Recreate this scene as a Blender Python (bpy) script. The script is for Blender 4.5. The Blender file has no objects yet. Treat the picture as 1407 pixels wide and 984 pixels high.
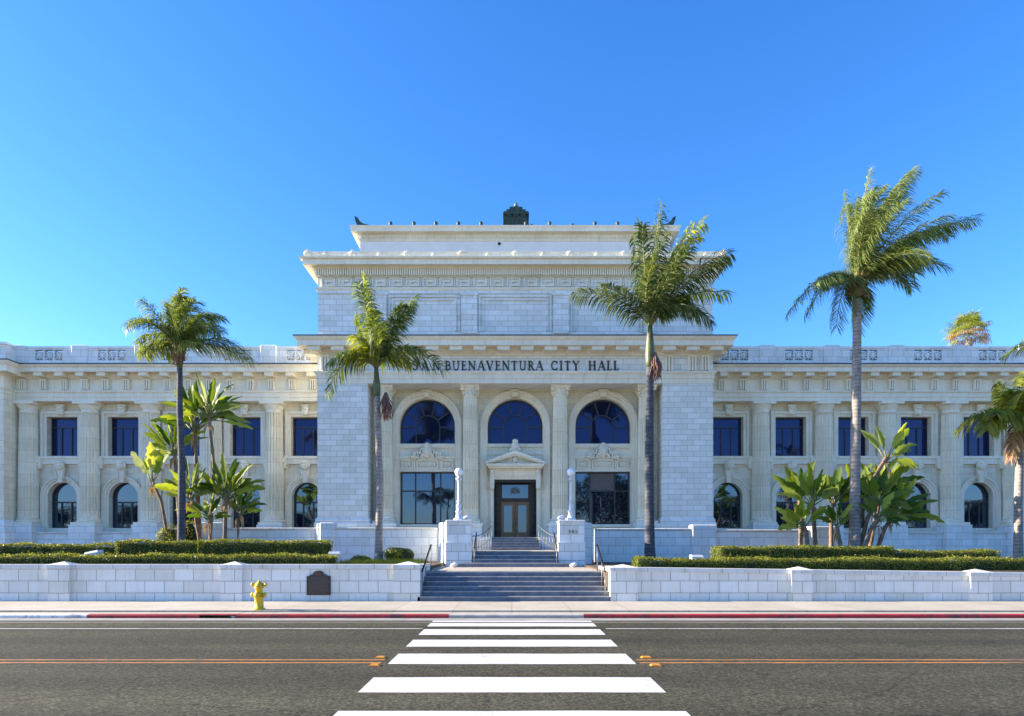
import bpy, math, random
from mathutils import Vector
random.seed(7)
rnd = random.Random(11)
D = bpy.data
scn = bpy.context.scene
col = scn.collection
R = math.radians

# ------------------------------------------------------------------ camera
EYE = 1.7
F = 900.0           # focal length in photo pixels
def X(px, Y): return (px - 703.5) * Y / F
def Z(py, Y): return EYE + (750 - py) * Y / F
cd = D.cameras.new('camera'); cam = D.objects.new('camera', cd); col.objects.link(cam)
cam.location = (0, 0, EYE); cam.rotation_euler = (R(90), 0, 0)
cd.sensor_width = 36; cd.lens = 36 * F / 1407.0
cd.shift_y = 258 / 1407.0
cd.clip_start = .1; cd.clip_end = 3000
scn.camera = cam

# ------------------------------------------------------------------ sky, sun
SUN_EL, SUN_AZ = 20.0, 3.0      # azimuth: degrees behind the facade plane, from the left
w = D.worlds.new('World'); scn.world = w; w.use_nodes = True
nt = w.node_tree; nt.nodes.clear()
out = nt.nodes.new('ShaderNodeOutputWorld'); bg = nt.nodes.new('ShaderNodeBackground')
sky = nt.nodes.new('ShaderNodeTexSky'); sky.sky_type = 'NISHITA'; sky.sun_disc = False
sky.sun_elevation = R(SUN_EL); sky.sun_rotation = R(-90 + SUN_AZ)
sky.altitude = 0; sky.air_density = 1.0; sky.dust_density = .35; sky.ozone_density = 3.0
hs = nt.nodes.new('ShaderNodeHueSaturation'); hs.inputs['Saturation'].default_value = 1.25
nt.links.new(sky.outputs[0], hs.inputs['Color'])
tint = nt.nodes.new('ShaderNodeMix'); tint.data_type = 'RGBA'; tint.blend_type = 'MULTIPLY'; tint.inputs[0].default_value = 1
tint.inputs[7].default_value = (.84, .98, 1.25, 1)
nt.links.new(hs.outputs[0], tint.inputs[6]); nt.links.new(tint.outputs[2], bg.inputs[0]); bg.inputs[1].default_value = .085
nt.links.new(bg.outputs[0], out.inputs[0])
sd = D.lights.new('sun', 'SUN'); sd.energy = 5.0; sd.angle = R(.5); sd.color = (1, .86, .68)
so = D.objects.new('sun', sd); col.objects.link(so)
tosun = Vector((-math.cos(R(SUN_EL)) * math.cos(R(SUN_AZ)), math.cos(R(SUN_EL)) * math.sin(R(SUN_AZ)), math.sin(R(SUN_EL))))
so.rotation_euler = tosun.to_track_quat('Z', 'Y').to_euler(); so.location = (-30, 0, 30)
scn.view_settings.view_transform = 'Standard'; scn.view_settings.look = 'None'
scn.view_settings.gamma = 1; scn.view_settings.use_curve_mapping = False
scn.view_settings.exposure = 1.87

# ------------------------------------------------------------------ materials
def newmat(name):
    m = D.materials.new(name); m.use_nodes = True
    t = m.node_tree; b = t.nodes['Principled BSDF']
    return m, t, b
def N(t, typ, **kw):
    n = t.nodes.new(typ)
    for k, v in kw.items():
        if k in n.inputs: n.inputs[k].default_value = v
        else: setattr(n, k, v)
    return n
def noise(t, vec, scale, detail=4, rough=.6):
    n = N(t, 'ShaderNodeTexNoise', Scale=scale, Detail=detail, Roughness=rough)
    t.links.new(vec, n.inputs['Vector']); return n
def ramp(t, fac, stops):
    r = t.nodes.new('ShaderNodeValToRGB'); e = r.color_ramp.elements
    while len(e) < len(stops): e.new(.5)
    for i, (p, c) in enumerate(stops):
        e[i].position = p; e[i].color = (*c, 1) if len(c) == 3 else c
    t.links.new(fac, r.inputs[0]); return r
def mix(t, typ, fac, a, b):
    m = t.nodes.new('ShaderNodeMix'); m.data_type = 'RGBA'; m.blend_type = typ
    for s, v in ((m.inputs[0], fac), (m.inputs[6], a), (m.inputs[7], b)):
        if hasattr(v, 'is_output'): t.links.new(v, s)
        elif isinstance(v, tuple): s.default_value = (*v, 1) if len(v) == 3 else v
        else: s.default_value = v
    return m.outputs[2]
def bump(t, b, h, strength, dist=.02):
    n = N(t, 'ShaderNodeBump', Strength=strength, Distance=dist)
    t.links.new(h, n.inputs['Height']); t.links.new(n.outputs[0], b.inputs['Normal'])

def stone(name, c1, c2, mortar, bw, bh, msize=.012, rough=.55, stain=.35, off=.5, zoff=0., bmp=.5):
    m, t, b = newmat(name)
    tc = t.nodes.new('ShaderNodeTexCoord'); sp = t.nodes.new('ShaderNodeSeparateXYZ')
    t.links.new(tc.outputs['Object'], sp.inputs[0])
    ad = N(t, 'ShaderNodeMath', operation='ADD'); t.links.new(sp.outputs[0], ad.inputs[0]); t.links.new(sp.outputs[1], ad.inputs[1])
    az = N(t, 'ShaderNodeMath', operation='ADD'); t.links.new(sp.outputs[2], az.inputs[0]); az.inputs[1].default_value = zoff
    cb = t.nodes.new('ShaderNodeCombineXYZ'); t.links.new(ad.outputs[0], cb.inputs[0]); t.links.new(az.outputs[0], cb.inputs[1])
    br = t.nodes.new('ShaderNodeTexBrick'); t.links.new(cb.outputs[0], br.inputs['Vector'])
    br.offset = off
    br.inputs['Color1'].default_value = (*c1, 1); br.inputs['Color2'].default_value = (*c2, 1)
    br.inputs['Mortar'].default_value = (*mortar, 1); br.inputs['Scale'].default_value = 1
    br.inputs['Mortar Size'].default_value = msize; br.inputs['Mortar Smooth'].default_value = .2
    br.inputs['Bias'].default_value = -.1
    br.inputs['Brick Width'].default_value = bw; br.inputs['Row Height'].default_value = bh
    n1 = noise(t, tc.outputs['Object'], .9, 6, .65)
    r1 = ramp(t, n1.outputs[0], [(.36, (.74, .69, .60)), (.60, (1, 1, 1))])
    c = mix(t, 'MULTIPLY', stain, br.outputs[0], r1.outputs[0])
    # streaks of dirt running down
    mp = N(t, 'ShaderNodeMapping'); mp.inputs['Scale'].default_value = (5, 5, .35); t.links.new(tc.outputs['Object'], mp.inputs[0])
    n2 = noise(t, mp.outputs[0], 1.3, 5, .7)
    r2 = ramp(t, n2.outputs[0], [(.34, (.66, .60, .52)), (.52, (1, 1, 1))])
    c = mix(t, 'MULTIPLY', stain * .8, c, r2.outputs[0])
    n3 = noise(t, tc.outputs['Object'], 28, 3, .6)
    r3 = ramp(t, n3.outputs[0], [(.3, (.9, .9, .9)), (.7, (1.0, 1.0, 1.0))])
    c = mix(t, 'MULTIPLY', .6, c, r3.outputs[0])
    t.links.new(c, b.inputs['Base Color'])
    b.inputs['Roughness'].default_value = rough
    iv = N(t, 'ShaderNodeMath', operation='SUBTRACT'); iv.inputs[0].default_value = 1; t.links.new(br.outputs['Fac'], iv.inputs[1])
    a2 = N(t, 'ShaderNodeMath', operation='MULTIPLY_ADD'); t.links.new(n3.outputs[0], a2.inputs[0]); a2.inputs[1].default_value = .25; t.links.new(iv.outputs[0], a2.inputs[2])
    bump(t, b, a2.outputs[0], bmp, .012)
    return m
M = {}
M['stone'] = stone('terracotta_blocks', (.86, .88, .86), (.71, .73, .68), (.48, .47, .41), .74, .315, stain=.22)
M['carved'] = stone('terracotta_carved', (.91, .86, .70), (.85, .79, .63), (.60, .54, .41), 1.3, 6.0, .006, stain=.35, off=0)
M['column'] = stone('terracotta_column', (.93, .87, .69), (.80, .73, .54), (.60, .52, .37), 40.0, .75, .008, stain=.3)
M['wing'] = stone('terracotta_wing', (.92, .86, .68), (.80, .73, .55), (.58, .51, .37), .68, .36, .008, stain=.3)
M['relief'] = stone('terracotta_relief', (.91, .86, .70), (.91, .86, .70), (.91, .86, .70), 50, 50, .001, stain=.35)
M['wall'] = stone('wall_blocks', (.88, .87, .84), (.74, .72, .66), (.34, .31, .26), .60, .37, .010, stain=.28, zoff=.125)
M['coping'] = stone('coping_stone', (.78, .78, .76), (.70, .70, .68), (.35, .32, .28), 1.15, 9.0, .010, stain=.5, off=0)
M['terrace'] = stone('terrace_blocks', (.84, .88, .88), (.72, .75, .73), (.44, .44, .40), .72, .40, .010, stain=.25)

def plain(name, c, rough=.5, metal=0, var=.25, scale=6, spec=.5, c2=None, bmp=0):
    m, t, b = newmat(name)
    tc = t.nodes.new('ShaderNodeTexCoord')
    n = noise(t, tc.outputs['Object'], scale, 6, .65)
    lo = tuple(x * (1 - var) for x in c) if c2 is None else c2
    r = ramp(t, n.outputs[0], [(.35, lo), (.62, c)])
    t.links.new(r.outputs[0], b.inputs['Base Color'])
    b.inputs['Roughness'].default_value = rough; b.inputs['Metallic'].default_value = metal
    b.inputs['Specular IOR Level'].default_value = spec
    if bmp: bump(t, b, n.outputs[0], bmp, .02)
    return m
M['white_wall'] = plain('white_plaster', (.82, .81, .78), .7, var=.08, scale=1.2)
M['roof'] = plain('roof_felt', (.06, .07, .08), .8)
M['copper'] = plain('green_copper', (.05, .085, .05), .55, c2=(.02, .03, .02), scale=5)
M['bronze'] = plain('dark_bronze', (.045, .035, .028), .45, .4, scale=10)
M['letter'] = plain('letter_metal', (.05, .045, .04), .5, .2, scale=10)
M['frame'] = plain('window_frame', (.035, .04, .05), .5)
M['frame_pale'] = plain('window_frame_pale', (.16, .17, .17), .5)
M['wood'] = plain('door_wood', (.24, .12, .04), .35, c2=(.12, .06, .022), scale=9)
M['steps'] = plain('step_concrete', (.17, .19, .23), .75, c2=(.11, .12, .15), scale=3, bmp=.2)  # bluish shade on the flights is put into this base colour
M['iron'] = plain('black_iron', (.02, .02, .02), .4, .6)
M['rail'] = plain('pale_metal_rail', (.22, .215, .20), .4, .5)
M['white_paint'] = plain('white_enamel', (.68, .70, .73), .35, var=.08)
M['globe'] = plain('opal_glass', (.90, .90, .88), .15, var=.02)
M['yellow'] = plain('yellow_paint', (.75, .52, .02), .45, var=.3, scale=14)
M['plaque'] = plain('plaque_bronze', (.075, .06, .06), .45, .5, scale=20)
M['soil'] = plain('mulch', (.11, .07, .045), .95, c2=(.05, .035, .02), scale=9, bmp=.6)
M['reflector'] = plain('amber_reflector', (.75, .30, .03), .35, var=.3, scale=20)

def glass(name, tint, ior, rough=.02, st=(.8, .9, 1)):
    m, t, b = newmat(name)
    b.inputs['Base Color'].default_value = (*tint, 1); b.inputs['Roughness'].default_value = rough
    b.inputs['IOR'].default_value = ior; b.inputs['Specular Tint'].default_value = (*st, 1)
    tc = t.nodes.new('ShaderNodeTexCoord'); n = noise(t, tc.outputs['Object'], .55, 2, .5)
    bump(t, b, n.outputs[0], .12, .05)
    return m
M['glass_blue'] = glass('dark_blue_glass', (.008, .012, .040), 1.75, .02, (.32, .38, .80))
M['glass'] = glass('window_glass', (.008, .013, .026), 2.3, .02, (.55, .72, 1))

def asphalt():
    m, t, b = newmat('asphalt')
    tc = t.nodes.new('ShaderNodeTexCoord'); o = tc.outputs['Object']
    n = noise(t, o, 24, 6, .8); n2 = noise(t, o, .5, 5, .6)
    mp = N(t, 'ShaderNodeMapping'); mp.inputs['Scale'].default_value = (.04, .55, 1); t.links.new(o, mp.inputs[0])
    n3 = noise(t, mp.outputs[0], 1.6, 3, .6)
    v = N(t, 'ShaderNodeTexVoronoi', Scale=75); t.links.new(o, v.inputs['Vector'])
    c = ramp(t, n.outputs[0], [(.34, (.016, .0155, .010)), (.5, (.060, .058, .041)), (.66, (.18, .172, .118))]).outputs[0]
    c = mix(t, 'MULTIPLY', .7, c, ramp(t, n2.outputs[0], [(.3, (.75, .75, .75)), (.7, (1.15, 1.15, 1.12))]).outputs[0])
    c = mix(t, 'MULTIPLY', .8, c, ramp(t, n3.outputs[0], [(.35, (.74, .74, .75)), (.65, (1.15, 1.14, 1.1))]).outputs[0])
    c = mix(t, 'MULTIPLY', .5, c, ramp(t, v.outputs[0], [(.1, (1.3, 1.3, 1.3)), (.6, (.6, .6, .6))]).outputs[0])
    sy = t.nodes.new('ShaderNodeSeparateXYZ'); t.links.new(o, sy.inputs[0])
    wn_ = noise(t, o, .35, 3, .5); ma = N(t, 'ShaderNodeMath', operation='MULTIPLY_ADD'); t.links.new(wn_.outputs[0], ma.inputs[0]); ma.inputs[1].default_value = .5; t.links.new(sy.outputs[1], ma.inputs[2])
    sn = N(t, 'ShaderNodeMath', operation='MULTIPLY'); t.links.new(ma.outputs[0], sn.inputs[0]); sn.inputs[1].default_value = 3.3
    si = N(t, 'ShaderNodeMath', operation='SINE'); t.links.new(sn.outputs[0], si.inputs[0])
    s2 = N(t, 'ShaderNodeMath', operation='MULTIPLY_ADD'); t.links.new(si.outputs[0], s2.inputs[0]); s2.inputs[1].default_value = .5; s2.inputs[2].default_value = .5
    c = mix(t, 'MULTIPLY', .8, c, ramp(t, s2.outputs[0], [(.05, (.80, .80, .81)), (.8, (1.12, 1.11, 1.08))]).outputs[0])
    n5 = noise(t, o, 2.1, 5, .7); c = mix(t, 'MULTIPLY', .6, c, ramp(t, n5.outputs[0], [(.27, (.45, .45, .46)), (.36, (1, 1, 1))]).outputs[0])
    # fine cracks
    v2 = N(t, 'ShaderNodeTexVoronoi', Scale=.33, feature='DISTANCE_TO_EDGE'); 
    nd = noise(t, o, 1.7, 5, .7); wv = mix(t, 'ADD', .35, o, nd.outputs['Color']); t.links.new(wv, v2.inputs['Vector'])
    c = mix(t, 'MULTIPLY', .45, c, ramp(t, v2.outputs[0], [(.0, (.15, .15, .15)), (.008, (1, 1, 1))]).outputs[0])
    t.links.new(c, b.inputs['Base Color']); b.inputs['Roughness'].default_value = .9; b.inputs['Specular IOR Level'].default_value = .15
    bump(t, b, n.outputs[0], .6, .015)
    return m
M['asphalt'] = asphalt()
def concrete(name, c1, c2, jw=1.5, jh=1.8, joint=(.4, .36, .32)):
    m = stone(name, c1, c2, joint, jw, jh, .012, .85, .5, 0, bmp=.3)
    t = m.node_tree                       # horizontal surface: map x, y instead of x+y, z
    cb = [n for n in t.nodes if n.type == 'COMBXYZ'][0]; sp = [n for n in t.nodes if n.type == 'SEPXYZ'][0]
    for l in list(t.links):
        if l.to_node == cb: t.links.remove(l)
    t.links.new(sp.outputs[0], cb.inputs[0]); t.links.new(sp.outputs[1], cb.inputs[1])
    return m
M['sidewalk'] = concrete('sidewalk_concrete', (.43, .395, .325), (.385, .353, .288), 1.55, 50, (.27, .24, .2))
M['gutter'] = plain('gutter_concrete', (.30, .285, .26), .85, c2=(.22, .21, .19), scale=2.5)
M['ground'] = plain('bounce_ground', (.46, .40, .30), .95, c2=(.36, .31, .22), scale=.4)  # pale warm tone chosen to bounce light onto the facade
def painted(name, c, wear, rough=.6, lo=.40, hi=.46):
    m, t, b = newmat(name)
    tc = t.nodes.new('ShaderNodeTexCoord')
    n = noise(t, tc.outputs['Object'], 9, 8, .8)
    n2 = noise(t, tc.outputs['Object'], 1.3, 4, .6)
    s = N(t, 'ShaderNodeMath', operation='MULTIPLY_ADD'); t.links.new(n2.outputs[0], s.inputs[0]); s.inputs[1].default_value = .5; t.links.new(n.outputs[0], s.inputs[2])
    r = ramp(t, s.outputs[0], [(lo + .2, wear), (hi + .2, c)])
    vo = N(t, 'ShaderNodeTexVoronoi', Scale=2.2, feature='DISTANCE_TO_EDGE'); nd = noise(t, tc.outputs['Object'], 3, 5, .7)
    t.links.new(mix(t, 'ADD', .3, tc.outputs['Object'], nd.outputs['Color']), vo.inputs['Vector'])
    crk = ramp(t, vo.outputs[0], [(0, (.62, .61, .58)), (.012, (1, 1, 1))])
    cc = mix(t, 'MULTIPLY', 1, r.outputs[0], crk.outputs[0])
    n7 = noise(t, tc.outputs['Object'], .8, 4, .6); cc = mix(t, 'MULTIPLY', .5, cc, ramp(t, n7.outputs[0], [(.35, (.72, .71, .69)), (.6, (1, 1, 1))]).outputs[0])
    t.links.new(cc, b.inputs['Base Color']); b.inputs['Roughness'].default_value = rough
    bump(t, b, n.outputs[0], .3, .01)
    return m
M['paint_white'] = painted('road_paint_white', (.60, .60, .59), (.22, .215, .19), lo=.30, hi=.42)
M['paint_thin'] = painted('road_paint_worn', (.50, .49, .46), (.24, .23, .2), lo=.38, hi=.56)
M['paint_yellow'] = painted('road_paint_yellow', (.44, .19, .045), (.15, .10, .05), lo=.40, hi=.60)
M['kerb_red'] = painted('kerb_paint_red', (.38, .018, .025), (.07, .03, .04), lo=.42, hi=.58)
M['kerb_white'] = painted('kerb_paint_white', (.72, .73, .74), (.3, .31, .33), lo=.42, hi=.52)
M['kerb_grey'] = plain('kerb_concrete', (.40, .39, .36), .85, c2=(.28, .27, .25), scale=4)

def leaf(name, c1, c2, trans=.35, rough=.45):
    m, t, b = newmat(name)
    g = t.nodes.new('ShaderNodeNewGeometry')
    r = ramp(t, g.outputs['Random Per Island'], [(0, c1), (1, c2)])
    t.links.new(r.outputs[0], b.inputs['Base Color']); b.inputs['Roughness'].default_value = rough
    b.inputs['Specular IOR Level'].default_value = .25
    tr = t.nodes.new('ShaderNodeBsdfTranslucent')
    h = N(t, 'ShaderNodeHueSaturation', Saturation=1.1, Value=1.5); t.links.new(r.outputs[0], h.inputs['Color'])
    mixc = mix(t, 'MULTIPLY', 1, h.outputs[0], (1.25, 1.15, .45)); t.links.new(mixc, tr.inputs[0])
    ms = t.nodes.new('ShaderNodeMixShader'); ms.inputs[0].default_value = trans
    t.links.new(b.outputs[0], ms.inputs[1]); t.links.new(tr.outputs[0], ms.inputs[2])
    t.links.new(ms.outputs[0], t.nodes['Material Output'].inputs[0])
    return m
M['palm_leaf'] = leaf('palm_leaflets', (.04, .085, .02), (.24, .28, .085))
M['palm_leaf_dark'] = leaf('palm_leaflets_dark', (.022, .05, .012), (.13, .16, .045), .3)
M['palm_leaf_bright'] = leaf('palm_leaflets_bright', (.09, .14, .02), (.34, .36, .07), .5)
M['palm_dry'] = leaf('palm_dry_leaflets', (.22, .13, .06), (.38, .27, .15), .25)
M['hedge_leaf'] = leaf('hedge_leaves', (.045, .09, .014), (.19, .22, .035), .3)
M['hedge_tip'] = leaf('hedge_tip_leaves', (.15, .19, .03), (.36, .31, .07), .35)
M['bop_leaf'] = leaf('paddle_leaves', (.030, .08, .012), (.26, .32, .06), .5, .45)
M['bop_backlit'] = leaf('paddle_leaves_backlit', (.14, .22, .03), (.42, .46, .12), .5, .45)  # paler leaf copy, the backlight is put into its colour
M['tree_leaf'] = leaf('tree_leaves', (.015, .03, .01), (.04, .06, .018), .2)
M['palm_trunk_shade'] = plain('palm_bark_shade', (.10, .105, .12), .9, c2=(.05, .055, .07), scale=5, bmp=.4)  # bark copy with shade put into a dark bluish colour
M['palm_trunk'] = plain('palm_bark', (.34, .31, .28), .9, c2=(.20, .175, .155), scale=5, bmp=.4)
for _k in ('palm_trunk', 'palm_trunk_shade'):
    _t = M[_k].node_tree; _b = _t.nodes['Principled BSDF']; _tc = [n for n in _t.nodes if n.type == 'TEX_COORD'][0]; _old = _b.inputs['Base Color'].links[0].from_socket
    _w = N(_t, 'ShaderNodeTexWave', Scale=1.9, Distortion=1.6, Detail=3); _w.bands_direction = 'Z'; _w.inputs['Detail Scale'].default_value = 3
    _t.links.new(_tc.outputs['Object'], _w.inputs['Vector'])
    _t.links.new(mix(_t, 'MULTIPLY', .75, _old, ramp(_t, _w.outputs[0], [(.05, (.55, .52, .5)), (.35, (1, 1, 1))]).outputs[0]), _b.inputs['Base Color'])
M['fibre'] = plain('palm_fibre', (.26, .17, .10), .95, c2=(.10, .06, .035), scale=14, bmp=.8)
M['rachis'] = plain('palm_rachis', (.20, .22, .07), .6)
M['shaft'] = plain('palm_crownshaft', (.10, .14, .04), .5, c2=(.07, .05, .03), scale=3)
M['bop_stem'] = plain('plant_stem', (.26, .17, .11), .85, c2=(.10, .07, .045), scale=7, bmp=.6)
M['hedge_core'] = plain('hedge_twigs', (.02, .03, .01), .95)

# ------------------------------------------------------------------ object helpers
WL = {}
def tag(o, label=None, cat=None, group=None, kind=None):
    if label: o['label'] = label
    if cat: o['category'] = cat
    if group: o['group'] = group
    if kind: o['kind'] = kind
    return o
def empty(name, loc, label=None, cat=None, group=None):
    o = D.objects.new(name, None); o.empty_display_size = .3; col.objects.link(o); o.location = loc
    WL[o.name] = Vector(loc); return tag(o, label, cat, group)
class MB:
    def __init__(s): s.v = []; s.f = []; s.sm = []
    def add(s, vs, fs, smooth=False):
        n = len(s.v); s.v += [tuple(p) for p in vs]; s.f += [tuple(i + n for i in f) for f in fs]; s.sm += [smooth] * len(fs); return s
    def box(s, x0, x1, y0, y1, z0, z1):
        if x0 > x1: x0, x1 = x1, x0
        return s.add([(x0,y0,z0),(x1,y0,z0),(x1,y1,z0),(x0,y1,z0),(x0,y0,z1),(x1,y0,z1),(x1,y1,z1),(x0,y1,z1)],
              [(0,3,2,1),(4,5,6,7),(0,1,5,4),(1,2,6,5),(2,3,7,6),(3,0,4,7)])
    def prism(s, pts, y0, y1):       # polygon in x,z extruded along y (pts counter-clockwise seen from the front)
        n = len(pts)
        return s.add([(x, y0, z) for x, z in pts] + [(x, y1, z) for x, z in pts],
              [tuple(range(n)), tuple(range(2*n-1, n-1, -1))] + [(i, i+n, (i+1)%n+n, (i+1)%n) for i in range(n)])
    def extx(s, prof, x0, x1):       # closed profile in (y,z) extruded along x
        n = len(prof)
        return s.add([(x0, y, z) for y, z in prof] + [(x1, y, z) for y, z in prof],
              [tuple(range(n)), tuple(range(2*n-1, n-1, -1))] + [(i, i+n, (i+1)%n+n, (i+1)%n) for i in range(n)])
    def sweep(s, prof, xl, xr, yf, yb):   # open profile (out,z) mitred round the front and both sides of a block
        vs = []; n = len(prof)
        for o, z in prof: vs += [(xl-o, yb, z), (xl-o, yf-o, z), (xr+o, yf-o, z), (xr+o, yb, z)]
        fs = []
        for i in range(n-1):
            for k in range(3): a = i*4+k; fs.append((a, a+1, a+5, a+4))
        return s.add(vs, fs)
    def lathe(s, prof, cx, cy, n=24, smooth=True, a0=0, a1=2*math.pi, flute=0, nf=20):
        full = abs(a1-a0-2*math.pi) < 1e-6; m = n if full else n+1
        vs = []
        for r, z in prof:
            for k in range(m):
                a = a0 + (a1-a0)*k/n
                rr = r * (1 - flute*(.5+.5*math.cos(a*nf))) if flute else r
                vs.append((cx+rr*math.cos(a), cy+rr*math.sin(a), z))
        fs = []
        for i in range(len(prof)-1):
            for k in range(n):
                k2 = (k+1) % m
                fs.append((i*m+k, i*m+k2, (i+1)*m+k2, (i+1)*m+k))
        if full:
            fs.append(tuple(range(m-1, -1, -1))); fs.append(tuple((len(prof)-1)*m+k for k in range(m)))
        return s.add(vs, fs, smooth)
    def ring(s, xc, zc, r0, r1, y0, y1, a0=0, a1=math.pi, n=24):
        for i in range(n):
            a, b = a0+(a1-a0)*i/n, a0+(a1-a0)*(i+1)/n
            s.prism([(xc+r0*math.cos(a), zc+r0*math.sin(a)), (xc+r1*math.cos(a), zc+r1*math.sin(a)),
                     (xc+r1*math.cos(b), zc+r1*math.sin(b)), (xc+r0*math.cos(b), zc+r0*math.sin(b))], y0, y1)
        return s
    def ell(s, c, r, n=10, m=8, rot=0):
        vs = []; cr, sr = math.cos(rot), math.sin(rot)
        for j in range(m+1):
            p = math.pi*j/m
            for i in range(n):
                a = 2*math.pi*i/n
                x, y, z = r[0]*math.sin(p)*math.cos(a), r[1]*math.sin(p)*math.sin(a), r[2]*math.cos(p)
                x, z = x*cr - z*sr, x*sr + z*cr
                vs.append((c[0]+x, c[1]+y, c[2]+z))
        fs = [(j*n+i, (j+1)*n+i, (j+1)*n+(i+1)%n, j*n+(i+1)%n) for j in range(m) for i in range(n)]
        return s.add(vs, fs, True)
    def tube(s, pts, rads, n=8):
        pts = [Vector(p) for p in pts]
        if not hasattr(rads, '__len__'): rads = [rads]*len(pts)
        vs = []; k = len(pts)
        for i, p in enumerate(pts):
            d = (pts[min(i+1, k-1)] - pts[max(i-1, 0)])
            if d.length < 1e-6: d = Vector((0, 0, 1))
            d.normalize()
            u = d.cross(Vector((0, 1, 0)) if abs(d.y) < .9 else Vector((1, 0, 0))).normalized(); v = d.cross(u)
            for j in range(n):
                a = 2*math.pi*j/n; vs.append(p + rads[i]*(u*math.cos(a) + v*math.sin(a)))
        fs = [(i*n+j, i*n+(j+1)%n, (i+1)*n+(j+1)%n, (i+1)*n+j) for i in range(k-1) for j in range(n)]
        fs.append(tuple(range(n-1, -1, -1))); fs.append(tuple((k-1)*n+j for j in range(n)))
        return s.add(vs, fs, True)
    def bevelbox(s, x0, x1, y0, y1, z0, z1, b=.02):
        # box with chamfered vertical edges and top rim
        def rg(i, z): return [(x0+i,y0,z),(x1-i,y0,z),(x1,y0+i,z),(x1,y1-i,z),(x1-i,y1,z),(x0+i,y1,z),(x0,y1-i,z),(x0,y0+i,z)]
        r1 = rg(b, z0); r2 = rg(b, z1-b); r3 = [(min(max(x,x0+b),x1-b), min(max(y,y0+b),y1-b), z1) for x,y,z in rg(b, z1)]
        vs = r1+r2+r3
        fs = [tuple(range(7,-1,-1))] + [(k*8+i, k*8+(i+1)%8, (k+1)*8+(i+1)%8, (k+1)*8+i) for k in range(2) for i in range(8)] + [(16,17,18,19,20,21,22,23)]
        return s.add(vs, fs)
    def build(s, name, mat, parent=None, org=None, recalc=False):
        if parent is not None: o0 = WL[parent.name]
        else: o0 = Vector(org) if org is not None else Vector((0, 0, 0))
        me = D.meshes.new(name)
        me.from_pydata([(p[0]-o0[0], p[1]-o0[1], p[2]-o0[2]) for p in s.v], [], s.f)
        me.polygons.foreach_set('use_smooth', s.sm)
        me.materials.append(M[mat] if isinstance(mat, str) else mat)
        import bmesh
        if recalc or len(s.v) < 60000:
            bm = bmesh.new(); bm.from_mesh(me); bmesh.ops.recalc_face_normals(bm, faces=bm.faces); bm.to_mesh(me); bm.free()
        me.update()
        o = D.objects.new(name, me); col.objects.link(o)
        WL[o.name] = o0.copy()
        if parent is not None: o.parent = parent
        else: o.location = o0
        return o
def copy_tree(o, loc=None, parent=None):
    c = o.copy(); col.objects.link(c); c.parent = parent
    if loc is not None: c.location = loc
    WL[c.name] = (WL[parent.name] if parent else Vector((0,0,0))) + Vector(c.location)
    for ch in o.children: copy_tree(ch, None, c)
    return c
def structure(mb, name, mat, label=None):
    o = mb.build(name, mat); o['kind'] = 'structure'
    if label: o['label'] = label
    return o

# ------------------------------------------------------------------ ground, road, sidewalk
ROAD = -.14
def sheet(x0, x1, y0, y1, z): return MB().add([(x0,y0,z),(x1,y0,z),(x1,y1,z),(x0,y1,z)], [(0,1,2,3)])
structure(sheet(-1500, 1500, -1500, 1500, ROAD-.02), 'ground', 'ground')
structure(sheet(-300, 300, -3, 16.1, ROAD), 'road', 'asphalt')
structure(MB().box(-300, 300, 16.08, 16.62, ROAD-.1, ROAD+.006), 'gutter', 'gutter')
structure(MB().box(-300, 300, 17.22, 20.6, -.3, 0), 'sidewalk', 'sidewalk')
structure(MB().box(-300, X(274,16.6), 16.75, 17.22, -.3, -.045).box(X(322,16.6), 300, 16.75, 17.22, -.3, -.045), 'sidewalk', 'sidewalk')
structure(MB().box(X(274,16.6), X(322,16.6), 16.62, 17.22, -.4, -.28), 'gutter', 'iron')
KP = [(-300, X(119,16.6), 'kerb_white'), (X(119,16.6), X(274,16.6), 'kerb_red'), (X(322,16.6), X(617,16.6), 'kerb_red'),
      (X(617,16.6), X(802,16.6), 'kerb_grey'), (X(802,16.6), X(815.4,16.6), 'kerb_red'), (X(815.9,16.6), X(1104.5,16.6), 'kerb_red'), (X(1105.2,16.6), X(1405,16.6), 'kerb_red'), (X(1405.6,16.6), 300, 'kerb_red')]
for a, b_, m in KP:
    mb = MB().extx([(16.60, -.3), (16.60, -.065), (16.62, -.047), (16.65, -.041), (16.78, -.041), (16.78, -.3)], a, b_)
    structure(mb, 'kerb', m)
# storm drain inlet in the kerb
xa, xb = X(274,16.6), X(322,16.6)
dr = empty('storm_drain', ((xa+xb)/2, 16.7, ROAD), 'dark storm drain slot cut into the red kerb left of the hydrant', 'storm drain')
MB().extx([(16.59, -.065), (16.59, -.05), (16.64, -.039), (16.78, -.039), (16.78, -.065)], xa-.002, xb+.002).build('lid', 'kerb_red', dr)
MB().box(xa-.002, xb+.002, 16.78, 17.215, -.08, -.041).build('cover', 'sidewalk', dr)
MB().box(xa, xb, 16.64, 16.9, -.45, -.16).build('sill', 'iron', dr)
MB().prism([(xb-.02, -.16), (xb, -.16), (xb, -.08), (xb-.1, -.08)], 16.6, 16.64).build('throat_bracket', 'kerb_grey', dr)
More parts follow.
